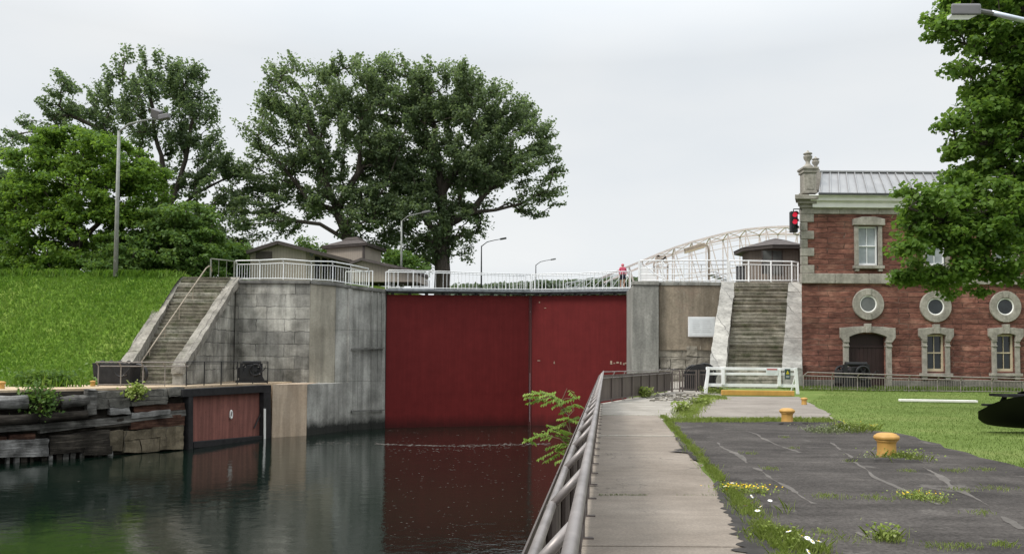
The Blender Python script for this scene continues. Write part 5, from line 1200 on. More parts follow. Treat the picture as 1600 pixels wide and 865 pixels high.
wn = winch('black arched winch wheel behind the picket gates by the right stairs', Vector((W(1094, 605, 40.2).x, 40.2, 0)), 1.05, 0.0)
c_ = Vector((W(1094, 590, 39.4).x, 39.4, .05)); m = MB(); n = 20
o_ = [c_ + Vector((.78 * math.cos(math.pi * k / n), 0, .30 + .95 * math.sin(math.pi * k / n))) for k in range(n + 1)] + [c_ + Vector((-.78, 0, 0)), c_ + Vector((.78, 0, 0))]
MB().hexa(o_, [q + Vector((0, .10, 0)) for q in o_]).build('wheel_guard', M['black_tar'], wn)
for k in range(5): MB().box(c_ + Vector((-.6 + k * .3, -.02, .5)), (.05, .05, .9)).build('guard_rib', M['black_iron'], wn)

# railing on the left quay
a0 = G(153, 603, QZ); a1 = W(291, 600, 48.7); a1.z = QZ; a2 = G(418, 598.5, QZ)
t = thing('pipe_railing', 'thin brown canted pipe railing on the far quay before the left stairs', 'railing', a0)
n = 4; lo = [a0.lerp(a1, i / n) for i in range(n + 1)]
zH, zL = W(153, 565, a0.y).z - QZ, W(160, 571.5, a0.y).z - QZ
MB().tube([p + Vector((0, -.30, zH)) for p in lo], .035, 7).build('handrail', M['grey_rail'], t); MB().tube([p + Vector((.1, 0, zL)) for p in lo], .032, 7).build('lower_rail', M['grey_rail'], t)
for i, p in enumerate(lo): MB().tube([p, p + Vector((0, 0, zL)), p + Vector((0, -.30, zH))], .032, 6).build('post', M['grey_rail'], t)
MB().tube([p + Vector((0, 0, .12)) for p in lo], .02, 5).build('bottom_rail', M['grey_rail'], t)
t = thing('picket_railing', 'black picket railing above the red sluice gate', 'railing', a1)
pts = [(a1.lerp(a2, i / 5), a1.lerp(a2, i / 5) + Vector((0, 0, 1.48))) for i in range(6)]
railing_parts(t, pts, M['black_iron'], 1.1, 1, .03, None, .08, [.92], .035)

# picket fence before the building
fa = [(1255.5, 609, 580.9), (1300, 610, 582.3), (1340, 611, 583.5), (1383, 612, 584.8), (1420, 612.5, 585.8), (1465, 613, 587.3), (1501, 613.5, 588.3), (1550, 614, 589.6), (1600, 614.5, 591), (1660, 615, 593), (1720, 616, 595)]
pts = []
for i, (px, rb, rt) in enumerate(fa):
    d = 40.8 - i * .12; b = W(px, rb, d); tt = W(px, rt, d); pts.append((Vector((b.x, d, min(b.z, .0))), Vector((b.x, d, tt.z))))
t = thing('picket_fence', 'grey two rail picket fence along the front of the brick building', 'fence', pts[0][0])
bal = [(b, Vector((t_.x, t_.y, b.z + (t_.z - b.z) * .80))) for b, t_ in pts]
MB().tube([pts[0][0], bal[0][1], pts[0][1] + Vector((.15, -.2, 0))] + [q + Vector((0, -.22, 0)) for _, q in pts[1:]], .03, 7).build('handrail', M['grey_rail'], t)
MB().tube([q for _, q in bal], .028, 7).build('lower_rail', M['grey_rail'], t)
MB().tube([b + Vector((0, 0, .09)) for b, _ in bal], .018, 5).build('bottom_rail', M['grey_rail'], t)
for (b, q), (_, tt) in zip(bal[1:], pts[1:]): MB().tube([b, q, tt + Vector((0, -.22, 0))], .03, 6).build('post', M['grey_rail'], t)
src = None; cnt = 0
for (b, q), (b2, q2) in zip(bal[:-1], bal[1:]):
    n = 10
    for k in range(1, n):
        p = b.lerp(b2, k / n) + Vector((0, 0, .09)); h = q.lerp(q2, k / n).z - p.z
        if src is None: src = MB().tube([p, p + Vector((0, 0, h))], .011, 4).build('picket', M['grey_rail'], t, origin=p); h0_ = h
        else: c = inst(src, p, t); c.scale = (1, 1, h / h0_)

# ship propeller and picnic table at the right edge
pc_ = W(1740, 640, 17.2); pc_ = Vector((pc_.x, 17.2, 0))
pr = thing('ship_propeller', 'black ship propeller blade with rounded tip hanging over the lawn at right', 'propeller', pc_)
MB().lathe([(.45, 0), (.50, .1), (.50, .25), (.36, .45), (.34, .62), (.22, .78), (.02, .84)], pc_, 24).build('hub', M['black_satin'], pr, smooth=True)
def blade(ang, pit):
    m = MB(); Rz = Matrix.Rotation(ang, 3, 'Z'); N1, N2 = 18, 8
    for side in (1, -1):
        for i in range(N1 + 1):
            s = i / N1; r = .3 + 2.65 * s; w = .62 * math.sqrt(max(0, 1 - ((s - .52) / .60) ** 2)) * (1 if s < .8 else math.sqrt(max(0, 1 - ((s - .8) / .2) ** 2)) * 1.0)
            a = pit * (1 - .25 * s)
            for j in range(N2 + 1):
                u = -1 + 2 * j / N2; th = .055 * (1 - u * u) * (1.1 - s) + .004
                q = Vector((r, u * w * math.cos(a), .46 + u * w * math.sin(a) - .02 * s)) + Vector((0, -math.sin(a), math.cos(a))) * th * side
                m.v.append(pc_ + Rz @ q)
    nn = (N1 + 1) * (N2 + 1)
    for i in range(N1):
        for j in range(N2):
            a = i * (N2 + 1) + j; q = (a, a + 1, a + N2 + 2, a + N2 + 1); m.f.append(q); m.f.append(tuple(nn + x for x in q[::-1]))
    m.build('blade', M['black_satin'], pr, smooth=True)
for k in range(4): blade(math.pi + k * math.pi / 2 + .02, .80)
MB().box(pc_ + Vector((0, 0, .02)), (1.6, 1.6, .12)).build('plinth', M['apron'], pr, bevel=.02)
pt = W(1640, 620, 19.2); pt.z = 0
tb_ = thing('picnic_table', 'dark wooden picnic table half out of frame behind the black propeller', 'table', pt)
x0_ = W(1563, 620, 19.2).x
for k in range(4): MB().box((x0_ + 1.0, 19.0 + k * .19, .70), (2.0, .17, .06)).build('top_plank', M['picnic'], tb_)
for y_ in (18.65, 19.95): MB().box((x0_ + 1.0, y_, .43), (1.9, .24, .05)).build('bench_plank', M['picnic'], tb_)
for x_ in (.3, 1.7):
    MB().box((x0_ + x_, 19.3, .42), (.05, 1.5, .08)).build('crossbar', M['picnic'], tb_)
    for s_ in (-1, 1): MB().bar((x0_ + x_, 19.3 + s_ * .75, 0), (x0_ + x_, 19.3 + s_ * .2, .67), .10, .05).build('leg', M['picnic'], tb_)

# ================================================================== WALKER IN PINK
f0 = W(973, 450, 64.4); f0.z = W(973, 449, 64.4).z - .0
pe = thing('person', 'person in a pink hooded jacket and dark shorts walking on the gate walkway', 'person', f0)
H = W(973, 411, 64.4).z - f0.z
def skin_body(name, verts, edges, radii, mat, parent, root=0, sub=2):
    me = bpy.data.meshes.new(name); me.from_pydata([tuple(Vector(v)) for v in verts], edges, []); me.update()
    o = bpy.data.objects.new(name, me); col.objects.link(o); o.parent = parent
    sm = o.modifiers.new('skin', 'SKIN'); sm.use_smooth_shade = True
    for i, r in enumerate(radii):
        s = me.skin_vertices[0].data[i]; s.radius = (r, r) if not isinstance(r, tuple) else r; s.use_root = (i == root)
    sb = o.modifiers.new('sub', 'SUBSURF'); sb.levels = sub; sb.render_levels = sub
    me.materials.append(mat); return o
h = H / 1.75
def S(v): return tuple(x * h for x in v)
bv = [(0, 0, .93), (0, 0, 1.1), (0, .01, 1.32), (0, .0, 1.47), (0, -.01, 1.55), (0, -.02, 1.66),
      (.10, 0, .88), (.11, -.02, .50), (.10, .04, .09), (.11, -.10, .04), (-.10, 0, .88), (-.11, .10, .50), (-.11, .22, .12), (-.12, .12, .05),
      (.18, .01, 1.40), (.25, .02, 1.12), (.22, -.10, .90), (.21, -.14, .83), (-.18, .01, 1.40), (-.25, .0, 1.12), (-.22, -.08, .90), (-.21, -.12, .83)]
be = [(0, 1), (1, 2), (2, 3), (3, 4), (4, 5), (0, 6), (6, 7), (7, 8), (8, 9), (0, 10), (10, 11), (11, 12), (12, 13), (2, 14), (14, 15), (15, 16), (16, 17), (2, 18), (18, 19), (19, 20), (20, 21)]
br_ = [.13, .13, .15, .06, .06, .095, .085, .055, .04, .04, .085, .055, .04, .04, .06, .045, .035, .035, .06, .045, .035, .035]
skin_body('body', [S(v) for v in bv], be, [r * h for r in br_], M['skin'], pe)
jv = [(0, 0, .90), (0, 0, 1.08), (0, .01, 1.32), (0, .01, 1.46), (.17, .01, 1.40), (.26, .02, 1.12), (.235, -.08, .93), (-.17, .01, 1.40), (-.26, 0, 1.12), (-.235, -.06, .93)]
skin_body('jacket', [S(v) for v in jv], [(0, 1), (1, 2), (2, 3), (2, 4), (4, 5), (5, 6), (2, 7), (7, 8), (8, 9)], [r * h for r in (.185, .165, .18, .11, .085, .07, .055, .085, .07, .055)], M['pink'], pe)
skin_body('hood', [S(v) for v in ((0, .03, 1.50), (0, .03, 1.62), (0, .02, 1.72))], [(0, 1), (1, 2)], [r * h for r in (.11, .125, .09)], M['pink'], pe)
skin_body('shorts', [S(v) for v in ((0, 0, .94), (.10, 0, .84), (.115, -.01, .56), (-.10, 0, .84), (-.115, .06, .56))], [(0, 1), (1, 2), (0, 3), (3, 4)], [r * h for r in (.15, .12, .10, .12, .10)], M['navy'], pe)

# ================================================================== TREES AND PLANTS
def np_mesh(name, co, n_per, mat, parent=None, kind=None, origin=None):
    """co: (faces*n_per, 3) corner points, one loose polygon each"""
    off = wl(parent) if parent is not None else Vector((0, 0, 0)); co = np.asarray(co, 'f') - np.array(off, 'f')
    nv = len(co); nf = nv // n_per; me = bpy.data.meshes.new(name)
    me.vertices.add(nv); me.vertices.foreach_set('co', co.ravel()); me.loops.add(nv); me.loops.foreach_set('vertex_index', np.arange(nv, dtype='i'))
    me.polygons.add(nf); me.polygons.foreach_set('loop_start', np.arange(0, nv, n_per, dtype='i')); me.update(calc_edges=True); me.validate()
    me.materials.append(mat); o = bpy.data.objects.new(name, me); col.objects.link(o)
    if parent is not None: o.parent = parent
    if kind: o['kind'] = kind
    return o
def unit(v): return v / (np.linalg.norm(v, axis=-1, keepdims=True) + 1e-9)
def leaf_quads(cent, size, up=0.45, lobes=False, out=None):
    n = len(cent); nrm = rng.normal(size=(n, 3)); nrm[:, 2] = np.abs(nrm[:, 2]) + up
    if out is not None: nrm += out * 0.5
    nrm = unit(nrm); a = unit(np.cross(nrm, rng.normal(size=(n, 3)))); b = np.cross(nrm, a); s = (size * rng.uniform(.65, 1.3, size=(n, 1)))
    dn = np.array([0, 0, -1.0]) * s * .18
    if lobes:     # five-sided leaf
        P_ = [cent - a * s * .55, cent - a * s * .1 + b * s * .55, cent + a * s * .25 + b * s * .30, cent + a * s * .62 + dn, cent + a * s * .25 - b * s * .30, cent - a * s * .1 - b * s * .55]
    else: P_ = [cent - a * s * .55, cent + b * s * .42 + a * s * .05, cent + a * s * .6 + dn, cent - b * s * .42 + a * s * .05]
    return np.stack(P_, 1).reshape(-1, 3), len(P_)
def grow(nodes, parents, targets, trunk_n, sag=0.06, wig=0.12, pen=0.35):
    """join every target to the nearest growing branch, from the trunk outwards"""
    base = np.array(nodes[0]); order = np.argsort([np.min(np.linalg.norm(np.array(nodes[:trunk_n]) - t, axis=1)) for t in targets])
    nodes = [np.array(n) for n in nodes]; dist = [0.0]
    for i in range(1, len(nodes)): dist.append(dist[parents[i]] + np.linalg.norm(nodes[i] - nodes[parents[i]]))
    ends = []
    for k in order:
        t = targets[k]; A = np.array(nodes); dv = t - A; L = np.linalg.norm(dv, axis=1)
        cost = L + pen * np.array(dist) * .6 + np.maximum(0, A[:, 2] - t[2]) * .9
        j = int(np.argmin(cost)); s = nodes[j]; m = max(2, min(6, int(L[j] / 1.2))); prev = j
        for q in range(1, m + 1):
            f = q / m; p = s + (t - s) * f; p = p + np.array([0, 0, math.sin(f * math.pi) * L[j] * sag]) + (rng.normal(size=3) * wig * L[j] / m * .6 if q < m else 0)
            nodes.append(p); parents.append(prev); dist.append(dist[prev] + L[j] / m); prev = len(nodes) - 1
        ends.append(prev)
    return nodes, parents
def branch_mesh(nodes, parents, tip, power, rmin_vis, parent, mat, rbase=None):
    n = len(nodes); cnt = np.ones(n)
    ch = np.zeros(n, int)
    for i in range(1, n): ch[parents[i]] += 1
    w = np.where(ch == 0, 1.0, 0.0)
    for i in range(n - 1, 0, -1): w[parents[i]] += w[i]
    rad = tip * np.power(np.maximum(w, 1), power)
    if rbase: rad = np.minimum(rad * (rbase / rad[0]) if rad[0] > 0 else rad, rbase); rad = np.maximum(rad, tip)
    m = MB(); k = 6
    for i in range(1, n):
        if rad[i] < rmin_vis: continue
        a, b = Vector(nodes[parents[i]]), Vector(nodes[i]); d = (b - a)
        if d.length < 1e-4: continue
        d.normalize(); s = d.orthogonal().normalized(); t = d.cross(s); ra = min(rad[parents[i]], rad[i] * 1.5); s0 = len(m.v)
        for p, r in ((a - d * ra * .2, ra), (b + d * rad[i] * .2, rad[i])):
            for q in range(k): an = 2 * math.pi * q / k; m.v.append(p + s * (r * math.cos(an)) + t * (r * math.sin(an)))
        for q in range(k): z = (q + 1) % k; m.f.append((s0 + q, s0 + z, s0 + k + z, s0 + k + q))
    return m.build('trunk', mat, parent, smooth=True)
def tree(name, label, base, limbs, lobes, nclump, nleaf, lsize, sig, lmat, cat='tree', group=None, hole=.0, hs=.35, rbase=.5, lobed=False, shell=.35, tip=.03, power=.5, rmin=.012, flat=.7, bark=None, seed=None, pen=.35, sprig=0.0, vexp=.75):
    """lobes: (px, row, distance, rx, ry, rz) in metres round the point seen there; limbs: main boughs as point lists from the base"""
    global rng
    rng = np.random.default_rng(seed if seed is not None else abs(hash(label)) % 9999 if False else sum(map(ord, label)))
    t = thing(name, label, cat, base, group)
    nodes = [np.array(base)]; parents = [-1]
    for limb in limbs:
        start = limb[0]; prev = 0 if start is None else int(np.argmin([np.linalg.norm(n - np.array(start)) for n in nodes])); pts = limb[1:]
        for p in pts:
            p = np.array(p); a = nodes[prev]; k = max(1, int(np.linalg.norm(p - a) / 1.5))
            for q in range(1, k + 1):
                nodes.append(a + (p - a) * q / k + (rng.normal(size=3) * .08 if q < k else 0)); parents.append(prev); prev = len(nodes) - 1
    L = []
    vol = np.array([(l[3] * l[4] * l[5]) ** vexp for l in lobes]); vol /= vol.sum()
    off = Vector(rng.uniform(-99, 99, 3))
    tries = 0
    while len(L) < nclump and tries < nclump * 30:
        tries += 1
        l = lobes[rng.choice(len(lobes), p=vol)]; c = np.array(W(l[0], l[1], l[2])); d = unit(rng.normal(size=3)); r = (shell + (1 - shell) * rng.uniform()) ** (1 / 2.2)
        p = c + d * r * np.array(l[3:6])
        if hole and noise.noise(Vector(p) * hs + off) < -0.5 + hole: continue
        L.append(p)
    L = np.array(L); n0 = len(nodes)
    nodes, parents = grow(nodes, parents, L, n0, pen=pen)
    tr = branch_mesh(nodes, parents, tip, power, rmin, t, bark or M['bark'], rbase)
    nl = rng.poisson(nleaf, size=len(L)); idx = np.repeat(np.arange(len(L)), nl)
    sg = sig * rng.uniform(.6, 1.35, size=len(L))
    u_ = rng.normal(size=(len(idx), 3)); u_ = unit(u_) * (rng.uniform(size=(len(idx), 1)) ** .45) * 1.75
    p = L[idx] + u_ * sg[idx][:, None] * np.array([1, 1, flat])
    if sprig:
        cc = L.mean(0); ax = unit((L - cc) * np.array([1, 1, .7]) + np.array([0, 0, .55 * np.linalg.norm(L - cc, axis=1).mean()]) + rng.normal(size=L.shape) * 1.5)
        p = p + ax[idx] * (rng.uniform(size=(len(idx), 1)) ** 1.3 * 1.7 * sprig - sprig * .5) - u_ * sg[idx][:, None] * (.55 * (sprig > 0)) * np.linspace(0, 1, len(idx))[rng.permutation(len(idx))][:, None]
    co, npv = leaf_quads(p, lsize, lobes=lobed, out=unit(u_)); np_mesh('crown', co, npv, lmat, t)
    return t
def PT(px, row, d): return tuple(W(px, row, d))

# --- tall poplar pair behind the lock
base = Vector(W(546, 420, 80)); base.z = PZ - .2
tree('poplar_tree', 'spreading poplar behind the grey shelter, left one of the big pair', base,
     [[None, PT(548, 378, 80), PT(527, 330, 80), PT(500, 255, 80), PT(480, 190, 80)], [PT(546, 372, 80), PT(500, 350, 79), PT(460, 345, 79), PT(425, 330, 79)], [PT(530, 335, 80), PT(480, 310, 80), PT(430, 245, 79)], [PT(530, 335, 80), PT(560, 270, 80), PT(565, 180, 80)]],
     [(545, 150, 80, 3.6, 4, 3.4), (470, 150, 80, 4.2, 4, 3.6), (455, 210, 79, 4.2, 4, 3.2), (520, 215, 80, 4.6, 4.5, 4.6), (425, 270, 79, 3.2, 3.5, 1.8), (405, 312, 78, 2.2, 3, 1.4), (410, 345, 78, 2.6, 3, 1.6), (455, 325, 79, 2.8, 3, 2.2), (500, 285, 79, 3.8, 4, 3.2), (565, 270, 80, 4, 4, 5), (580, 345, 80, 2.8, 3, 2.6), (600, 290, 80, 3.2, 3, 3.4), (560, 330, 79, 2.4, 2.5, 2.4), (470, 285, 79, 3, 3, 2.6), (610, 200, 80, 3, 4, 5), (405, 215, 79, 1.8, 2.5, 1.4)],
     720, 84, .26, .43, M['leaf_poplar'], group='large poplars behind the lock', hole=.14, hs=.24, rbase=.62, flat=.85, sprig=.95, shell=.6)
base = Vector(W(690, 425, 82)); base.z = PZ - .2
tree('poplar_tree', 'great dense poplar with leaning trunk above the left gate leaf', base,
     [[None, PT(690, 400, 82), PT(696, 350, 82), PT(690, 300, 82), PT(680, 200, 82)], [PT(697, 345, 82), PT(735, 332, 81), PT(775, 328, 81), PT(815, 318, 81)], [PT(690, 370, 82), PT(655, 330, 82), PT(640, 270, 82)], [PT(692, 310, 82), PT(730, 250, 82), PT(770, 190, 82)], [PT(740, 332, 81), PT(760, 300, 81), PT(800, 260, 81)]],
     [(620, 145, 82, 4.0, 4.5, 3.4), (700, 145, 82, 4.6, 4.5, 2.6), (765, 175, 82, 3.6, 4, 2.6), (800, 225, 82, 4.2, 4, 3.4), (825, 275, 81, 3.4, 3.5, 2.6), (835, 315, 81, 2.4, 3, 1.5), (720, 225, 82, 5, 5, 4.8), (650, 230, 82, 4.6, 5, 5), (690, 280, 82, 4.4, 4.5, 4), (630, 300, 82, 3.6, 4, 3.6), (650, 350, 81, 3.4, 4, 2.6), (755, 270, 81, 3.2, 3.5, 2.2), (720, 345, 82, 2.2, 3, 2.0), (630, 385, 82, 3, 3, 1.8), (720, 385, 82, 1.1, 1.5, 1.8), (800, 185, 82, 2.2, 3, 1.6), (780, 320, 81, 1.6, 2, .9), (668, 390, 82, 1.8, 2.5, 1.6)],
     1000, 88, .27, .44, M['leaf_poplar'], group='large poplars behind the lock', hole=.10, hs=.22, rbase=.85, flat=.85, sprig=.95, shell=.6)
# --- tall poplar at left
base = Vector(W(262, 430, 79)); base.z = PZ - .2
tree('poplar_tree', 'tall open bluish poplar rising behind the bright maple at left', base,
     [[None, PT(262, 340, 79), PT(255, 270, 79), PT(240, 200, 79), PT(232, 120, 79)], [PT(262, 330, 79), PT(290, 250, 79), PT(305, 170, 79)], [PT(262, 330, 79), PT(310, 300, 79), PT(350, 280, 79)], [PT(256, 280, 79), PT(170, 210, 79), PT(110, 180, 79)], [PT(262, 370, 79), PT(320, 345, 79), PT(360, 330, 79)]],
     [(230, 118, 79, 3.0, 3.5, 2.2), (195, 150, 79, 2.2, 3, 2.2), (285, 130, 79, 2.2, 3, 1.8), (310, 150, 79, 1.6, 2.5, 2.2), (245, 175, 79, 3.6, 4, 3), (300, 200, 79, 2.4, 3, 2.6), (125, 150, 79, 2.6, 3, 2.0), (130, 195, 79, 3.2, 3, 2.0), (100, 170, 79, 1.6, 2.5, 1.5), (55, 210, 79, 2.2, 3, 1.4), (40, 240, 79, 1.8, 3, 2.0), (290, 250, 79, 2.6, 3, 2.6), (345, 240, 79, 2.4, 3, 1.8), (340, 300, 79, 2.8, 3, 2.6), (370, 255, 79, 1.6, 2, 1.2), (365, 300, 79, 1.6, 2, 2.0), (350, 365, 79, 2.2, 3, 3.4), (190, 210, 79, 3, 3, 2.5), (300, 310, 79, 2.4, 3, 2.4), (315, 385, 79, 3, 3, 3), (270, 330, 79, 2.6, 3, 4.5)],
     680, 72, .25, .38, M['leaf_poplar_dark'], hole=.16, hs=.3, rbase=.55, flat=.85, sprig=.85, shell=.55)
# --- bright maple at left and the bushes on the crest
base = Vector(W(115, 432, 66)); base.z = PZ - .1
tree('maple_tree', 'round bright green maple behind the lamp post on the slope', base,
     [[None, PT(116, 390, 66), PT(120, 330, 66), PT(122, 270, 66)], [PT(116, 385, 66), PT(70, 340, 66)], [PT(116, 385, 66), PT(175, 330, 66)]],
     [(118, 235, 66, 3.2, 3.5, 1.9), (70, 265, 66, 3.0, 3.5, 2.2), (175, 255, 65, 3.4, 3.5, 2.2), (125, 300, 65, 4.4, 4, 3.0), (55, 330, 66, 3.2, 3.5, 2.8), (200, 310, 65, 3.2, 3.5, 2.6), (215, 275, 65, 2.0, 3, 1.6), (60, 390, 65, 3.4, 3.5, 2.8), (130, 370, 65, 4.2, 4, 3.4), (195, 370, 65, 2.6, 3, 3), (30, 400, 65, 2.4, 3, 2.2), (110, 415, 64.5, 3.5, 3, 1.4), (110, 218, 66, 1.6, 2, 1.0), (40, 300, 66, 1.5, 2, 1.4)],
     640, 100, .25, .52, M['leaf_bright'], hole=.06, hs=.4, rbase=.4, flat=.5)
base = Vector(W(275, 432, 64.5)); base.z = PZ - .1
tree('bushy_tree', 'dark bushy tree at the crest left of the stair top', base, [[None, PT(275, 400, 64.5), PT(275, 360, 64.5)]],
     [(280, 345, 64.5, 2.8, 3, 1.5), (250, 370, 64.5, 2.0, 2.5, 1.4), (300, 375, 64.5, 2.4, 3, 2.0), (270, 400, 64, 3.4, 3, 1.9), (315, 405, 64, 1.8, 2.5, 1.7), (235, 415, 64, 2.0, 2.5, 1.1)], 260, 90, .26, .46, M['leaf_bush'], hole=.06, hs=.5, rbase=.22, flat=.5)
base = Vector(W(195, 434, 62.5)); base.z = PZ - .1
tree('shrub', 'pale green spreading shrub beside the lamp post base', base, [[None, PT(195, 410, 62.5)]],
     [(190, 385, 62.5, 2.0, 2, 1.1), (165, 408, 62.5, 1.6, 2, 1.0), (215, 405, 62.5, 1.8, 2, 1.2), (190, 420, 62, 2.4, 2, .8)], 130, 85, .22, .38, M['leaf_bush'], 'shrub', rbase=.1, flat=.5)
base = Vector(W(2, 434, 70)); base.z = PZ - .1
tree('dark_tree', 'dim narrow tree at the far left edge', base, [[None, PT(2, 360, 70), PT(0, 300, 70)]],
     [(5, 270, 70, 1.6, 2, 2.0), (-20, 320, 70, 2.5, 3, 4), (5, 350, 70, 1.4, 2, 3), (-40, 400, 70, 4, 3, 2.5), (5, 400, 70, 1.3, 2, 1.6)], 160, 60, .32, .6, M['leaf_poplar_dark'], hole=.1, rbase=.25)
for lab, px, row, d, r in (('small leafy tree low behind the shelter roof between poplars', 480, 392, 90, 2.6), ('dull shrub left of the shelter gable', 378, 400, 70, 1.7), ('low green bush before the large poplar trunk', 628, 408, 76, 2.0), ('distant green tree behind the shelter left eave', 350, 398, 88, 3.4)):
    base = Vector(W(px, 432, d)); base.z = PZ - .1
    tree('small_tree' if r > 2.2 else 'shrub', lab, base, [[None, PT(px, row, d)]], [(px - 6, row, d, r * .9, r, r * .6), (px + 12, row + 12, d, r * .9, r, r * .6), (px - 14, row + 16, d, r * .8, r, r * .6)], 70, 70, .28, .5, M['leaf_poplar_dark'] if r > 3 else M['leaf_bush'], 'tree' if r > 2.2 else 'shrub', rbase=.12)
bs = thing('bare_shrub', 'bare twiggy shrub between the left trees and the shelter', 'shrub', Vector(W(395, 436, 72)))
m = MB(); rr = random.Random(4)
for k in range(26):
    a = W(395 + rr.uniform(-8, 8), 436, 72); p = a; d = Vector((rr.uniform(-.45, .45), rr.uniform(-.3, .3), 1)); pts = [p]
    for q in range(5): p = p + d * rr.uniform(.5, 1.0); d = (d + Vector((rr.uniform(-.35, .35), rr.uniform(-.3, .3), rr.uniform(-.1, .2)))).normalized(); pts.append(p)
    m.tube(pts, .03, 4, .008)
m.build('stems', M['twig'], bs)
# far tree line
co = []
rng = np.random.default_rng(5)
for k in range(260):
    px = 700 + 300 * rng.uniform(); hrow = 444 - (px - 780) / 200 * 10 - 5 * abs(noise.noise(Vector((px * .05, 0, 0)))) + 3 * noise.noise(Vector((px * .2, 3, 0)))
    d = 210 + rng.uniform(-10, 10); zt = W(px, hrow, d).z; x = W(px, hrow, d).x; n = 60
    p = np.stack([x + rng.normal(size=n) * 1.2, d + rng.normal(size=n) * 2, zt - np.abs(rng.normal(size=n)) * 3.0 - .2], 1); co.append(p)
p = np.concatenate(co); q, npv = leaf_quads(p, 1.1); o = np_mesh('far_woods', q, npv, M['leaf_far'], kind='stuff')

# --- near maple hanging in at the right
MD = 25
base = Vector((W(1760, 600, MD).x, MD + 1, -.03))
tree('maple_tree', 'large leafy maple overhanging the brick building at the right edge', base,
     [[None, PT(1758, 400, MD), PT(1740, 250, MD), PT(1720, 100, MD), PT(1700, -60, MD)], [PT(1750, 330, MD), PT(1650, 300, MD - .5), PT(1560, 330, MD - 1), PT(1480, 345, MD - 1.5), PT(1420, 325, MD - 2)], [PT(1725, 130, MD), PT(1640, 90, MD), PT(1560, 120, MD)], [PT(1720, 100, MD), PT(1640, 10, MD), PT(1560, 20, MD)], [PT(1740, 250, MD), PT(1640, 200, MD), PT(1540, 225, MD)], [PT(1560, 330, MD - 1), PT(1540, 390, MD - 1), PT(1480, 440, MD - 1)]],
     [(1520, 12, MD, 1.1, 1.6, .7), (1470, 50, MD, .50, .8, .28), (1540, 75, MD, 1.15, 1.6, .75), (1590, 40, MD, 1.2, 2, 1.2), (1500, 110, MD, .60, 1, .35), (1560, 130, MD, 1.0, 1.6, .8), (1520, 175, MD, .85, 1.2, .55), (1480, 195, MD, .45, .7, .2), (1590, 200, MD, 1.2, 2, 1.1), (1540, 225, MD, .9, 1.4, .5), (1490, 240, MD, .40, .7, .2), (1570, 265, MD, 1.0, 1.6, .65), (1500, 282, MD, .65, 1, .35), (1545, 320, MD - 1, 1.2, 1.5, .7), (1470, 310, MD - 1, .65, 1, .3), (1420, 312, MD - 1.5, .62, .8, .34), (1445, 330, MD - 1.5, .8, .9, .4), (1490, 385, MD - 1, .9, 1, .5), (1455, 430, MD - 1, .7, .8, .34), (1400, 322, MD - 1.5, .3, .5, .2), (1540, 430, MD - 1, .8, 1, .4), (1480, 335, MD - 1, .8, 1, .4), (1560, 355, MD - 1, 1, 1.2, .6), (1460, 350, MD - 1.5, .9, 1.0, .5), (1520, 365, MD - 1, 1.1, 1.4, .6), (1425, 388, MD - 1.5, .5, .7, .32), (1470, 410, MD - 1, .85, 1, .5), (1415, 430, MD - 1.3, .36, .5, .2), (1510, 440, MD - 1, .8, 1, .42), (1560, 400, MD - 1, .9, 1.2, .6), (1590, 340, MD, 1.1, 1.6, 1.0), (1585, 440, MD - .5, .45, .8, .35), (1640, 120, MD, 1.6, 2.4, 2.4), (1640, 300, MD, 1.6, 2.4, 2.4), (1720, 100, MD, 3, 3, 4), (1720, 300, MD, 2, 3, 2.4), (1650, -60, MD, 2.5, 3, 2), (1550, -50, MD, 1.6, 2, .9), (1830, 100, MD + 1, 3, 3, 4)],
     1500, 60, .13, .225, M['leaf_maple'], vexp=.60, hole=.20, hs=.8, rbase=.42, lobed=True, tip=.012, rmin=.005, flat=.6, shell=.15)

# --- sapling growing from the canal wall
sb_ = Vector((xE(9.6) + .05, 9.6, -.35))
sp = thing('locust_sapling', 'young light green locust sapling growing out of the canal wall by the railing', 'sapling', sb_)
SD = 9.6
stems = [[(896, 735), (893, 700), (890, 660), (888, 648), (874, 628), (862, 618), (845, 613)], [(888, 648), (878, 640), (868, 626)], [(888, 650), (897, 640), (892, 628)], [(874, 632), (880, 620), (886, 606)], [(891, 690), (880, 678), (862, 668)], [(892, 700), (875, 685), (855, 680), (838, 680)], [(893, 705), (880, 700), (866, 705)], [(862, 618), (850, 622), (838, 624)], [(893, 680), (886, 664), (880, 662)], [(874, 628), (884, 622), (895, 622)]]
m = MB()
for i, s in enumerate(stems): m.tube([W(px, r, SD - .05 * (i % 3)) for px, r in s], .010 if i == 0 else .006, 5, .003)
m.build('stem', M['twig'], sp)
fr = [(832, 613, 12, -8), (845, 612, 14, 0), (838, 624, 16, 5), (848, 622, 14, 2), (856, 614, 12, 8), (858, 626, 12, 20), (868, 620, 12, 15), (872, 630, 9, 25), (892, 622, 14, 10), (888, 634, 10, 15), (895, 632, 8, 0), (884, 640, 9, 10), (892, 653, 12, 5), (880, 652, 8, 0), (872, 663, 14, 8), (862, 664, 8, 0), (838, 679, 16, 10), (848, 677, 14, -5), (828, 684, 10, 18), (855, 682, 8, 8), (880, 680, 12, 0), (868, 694, 14, 8), (880, 696, 12, 4), (872, 707, 16, 14), (862, 713, 14, 22), (878, 704, 12, 10), (890, 690, 10, 0), (898, 688, 8, 10), (884, 672, 8, 8), (878, 716, 10, 20)]
co = []; rng = np.random.default_rng(11)
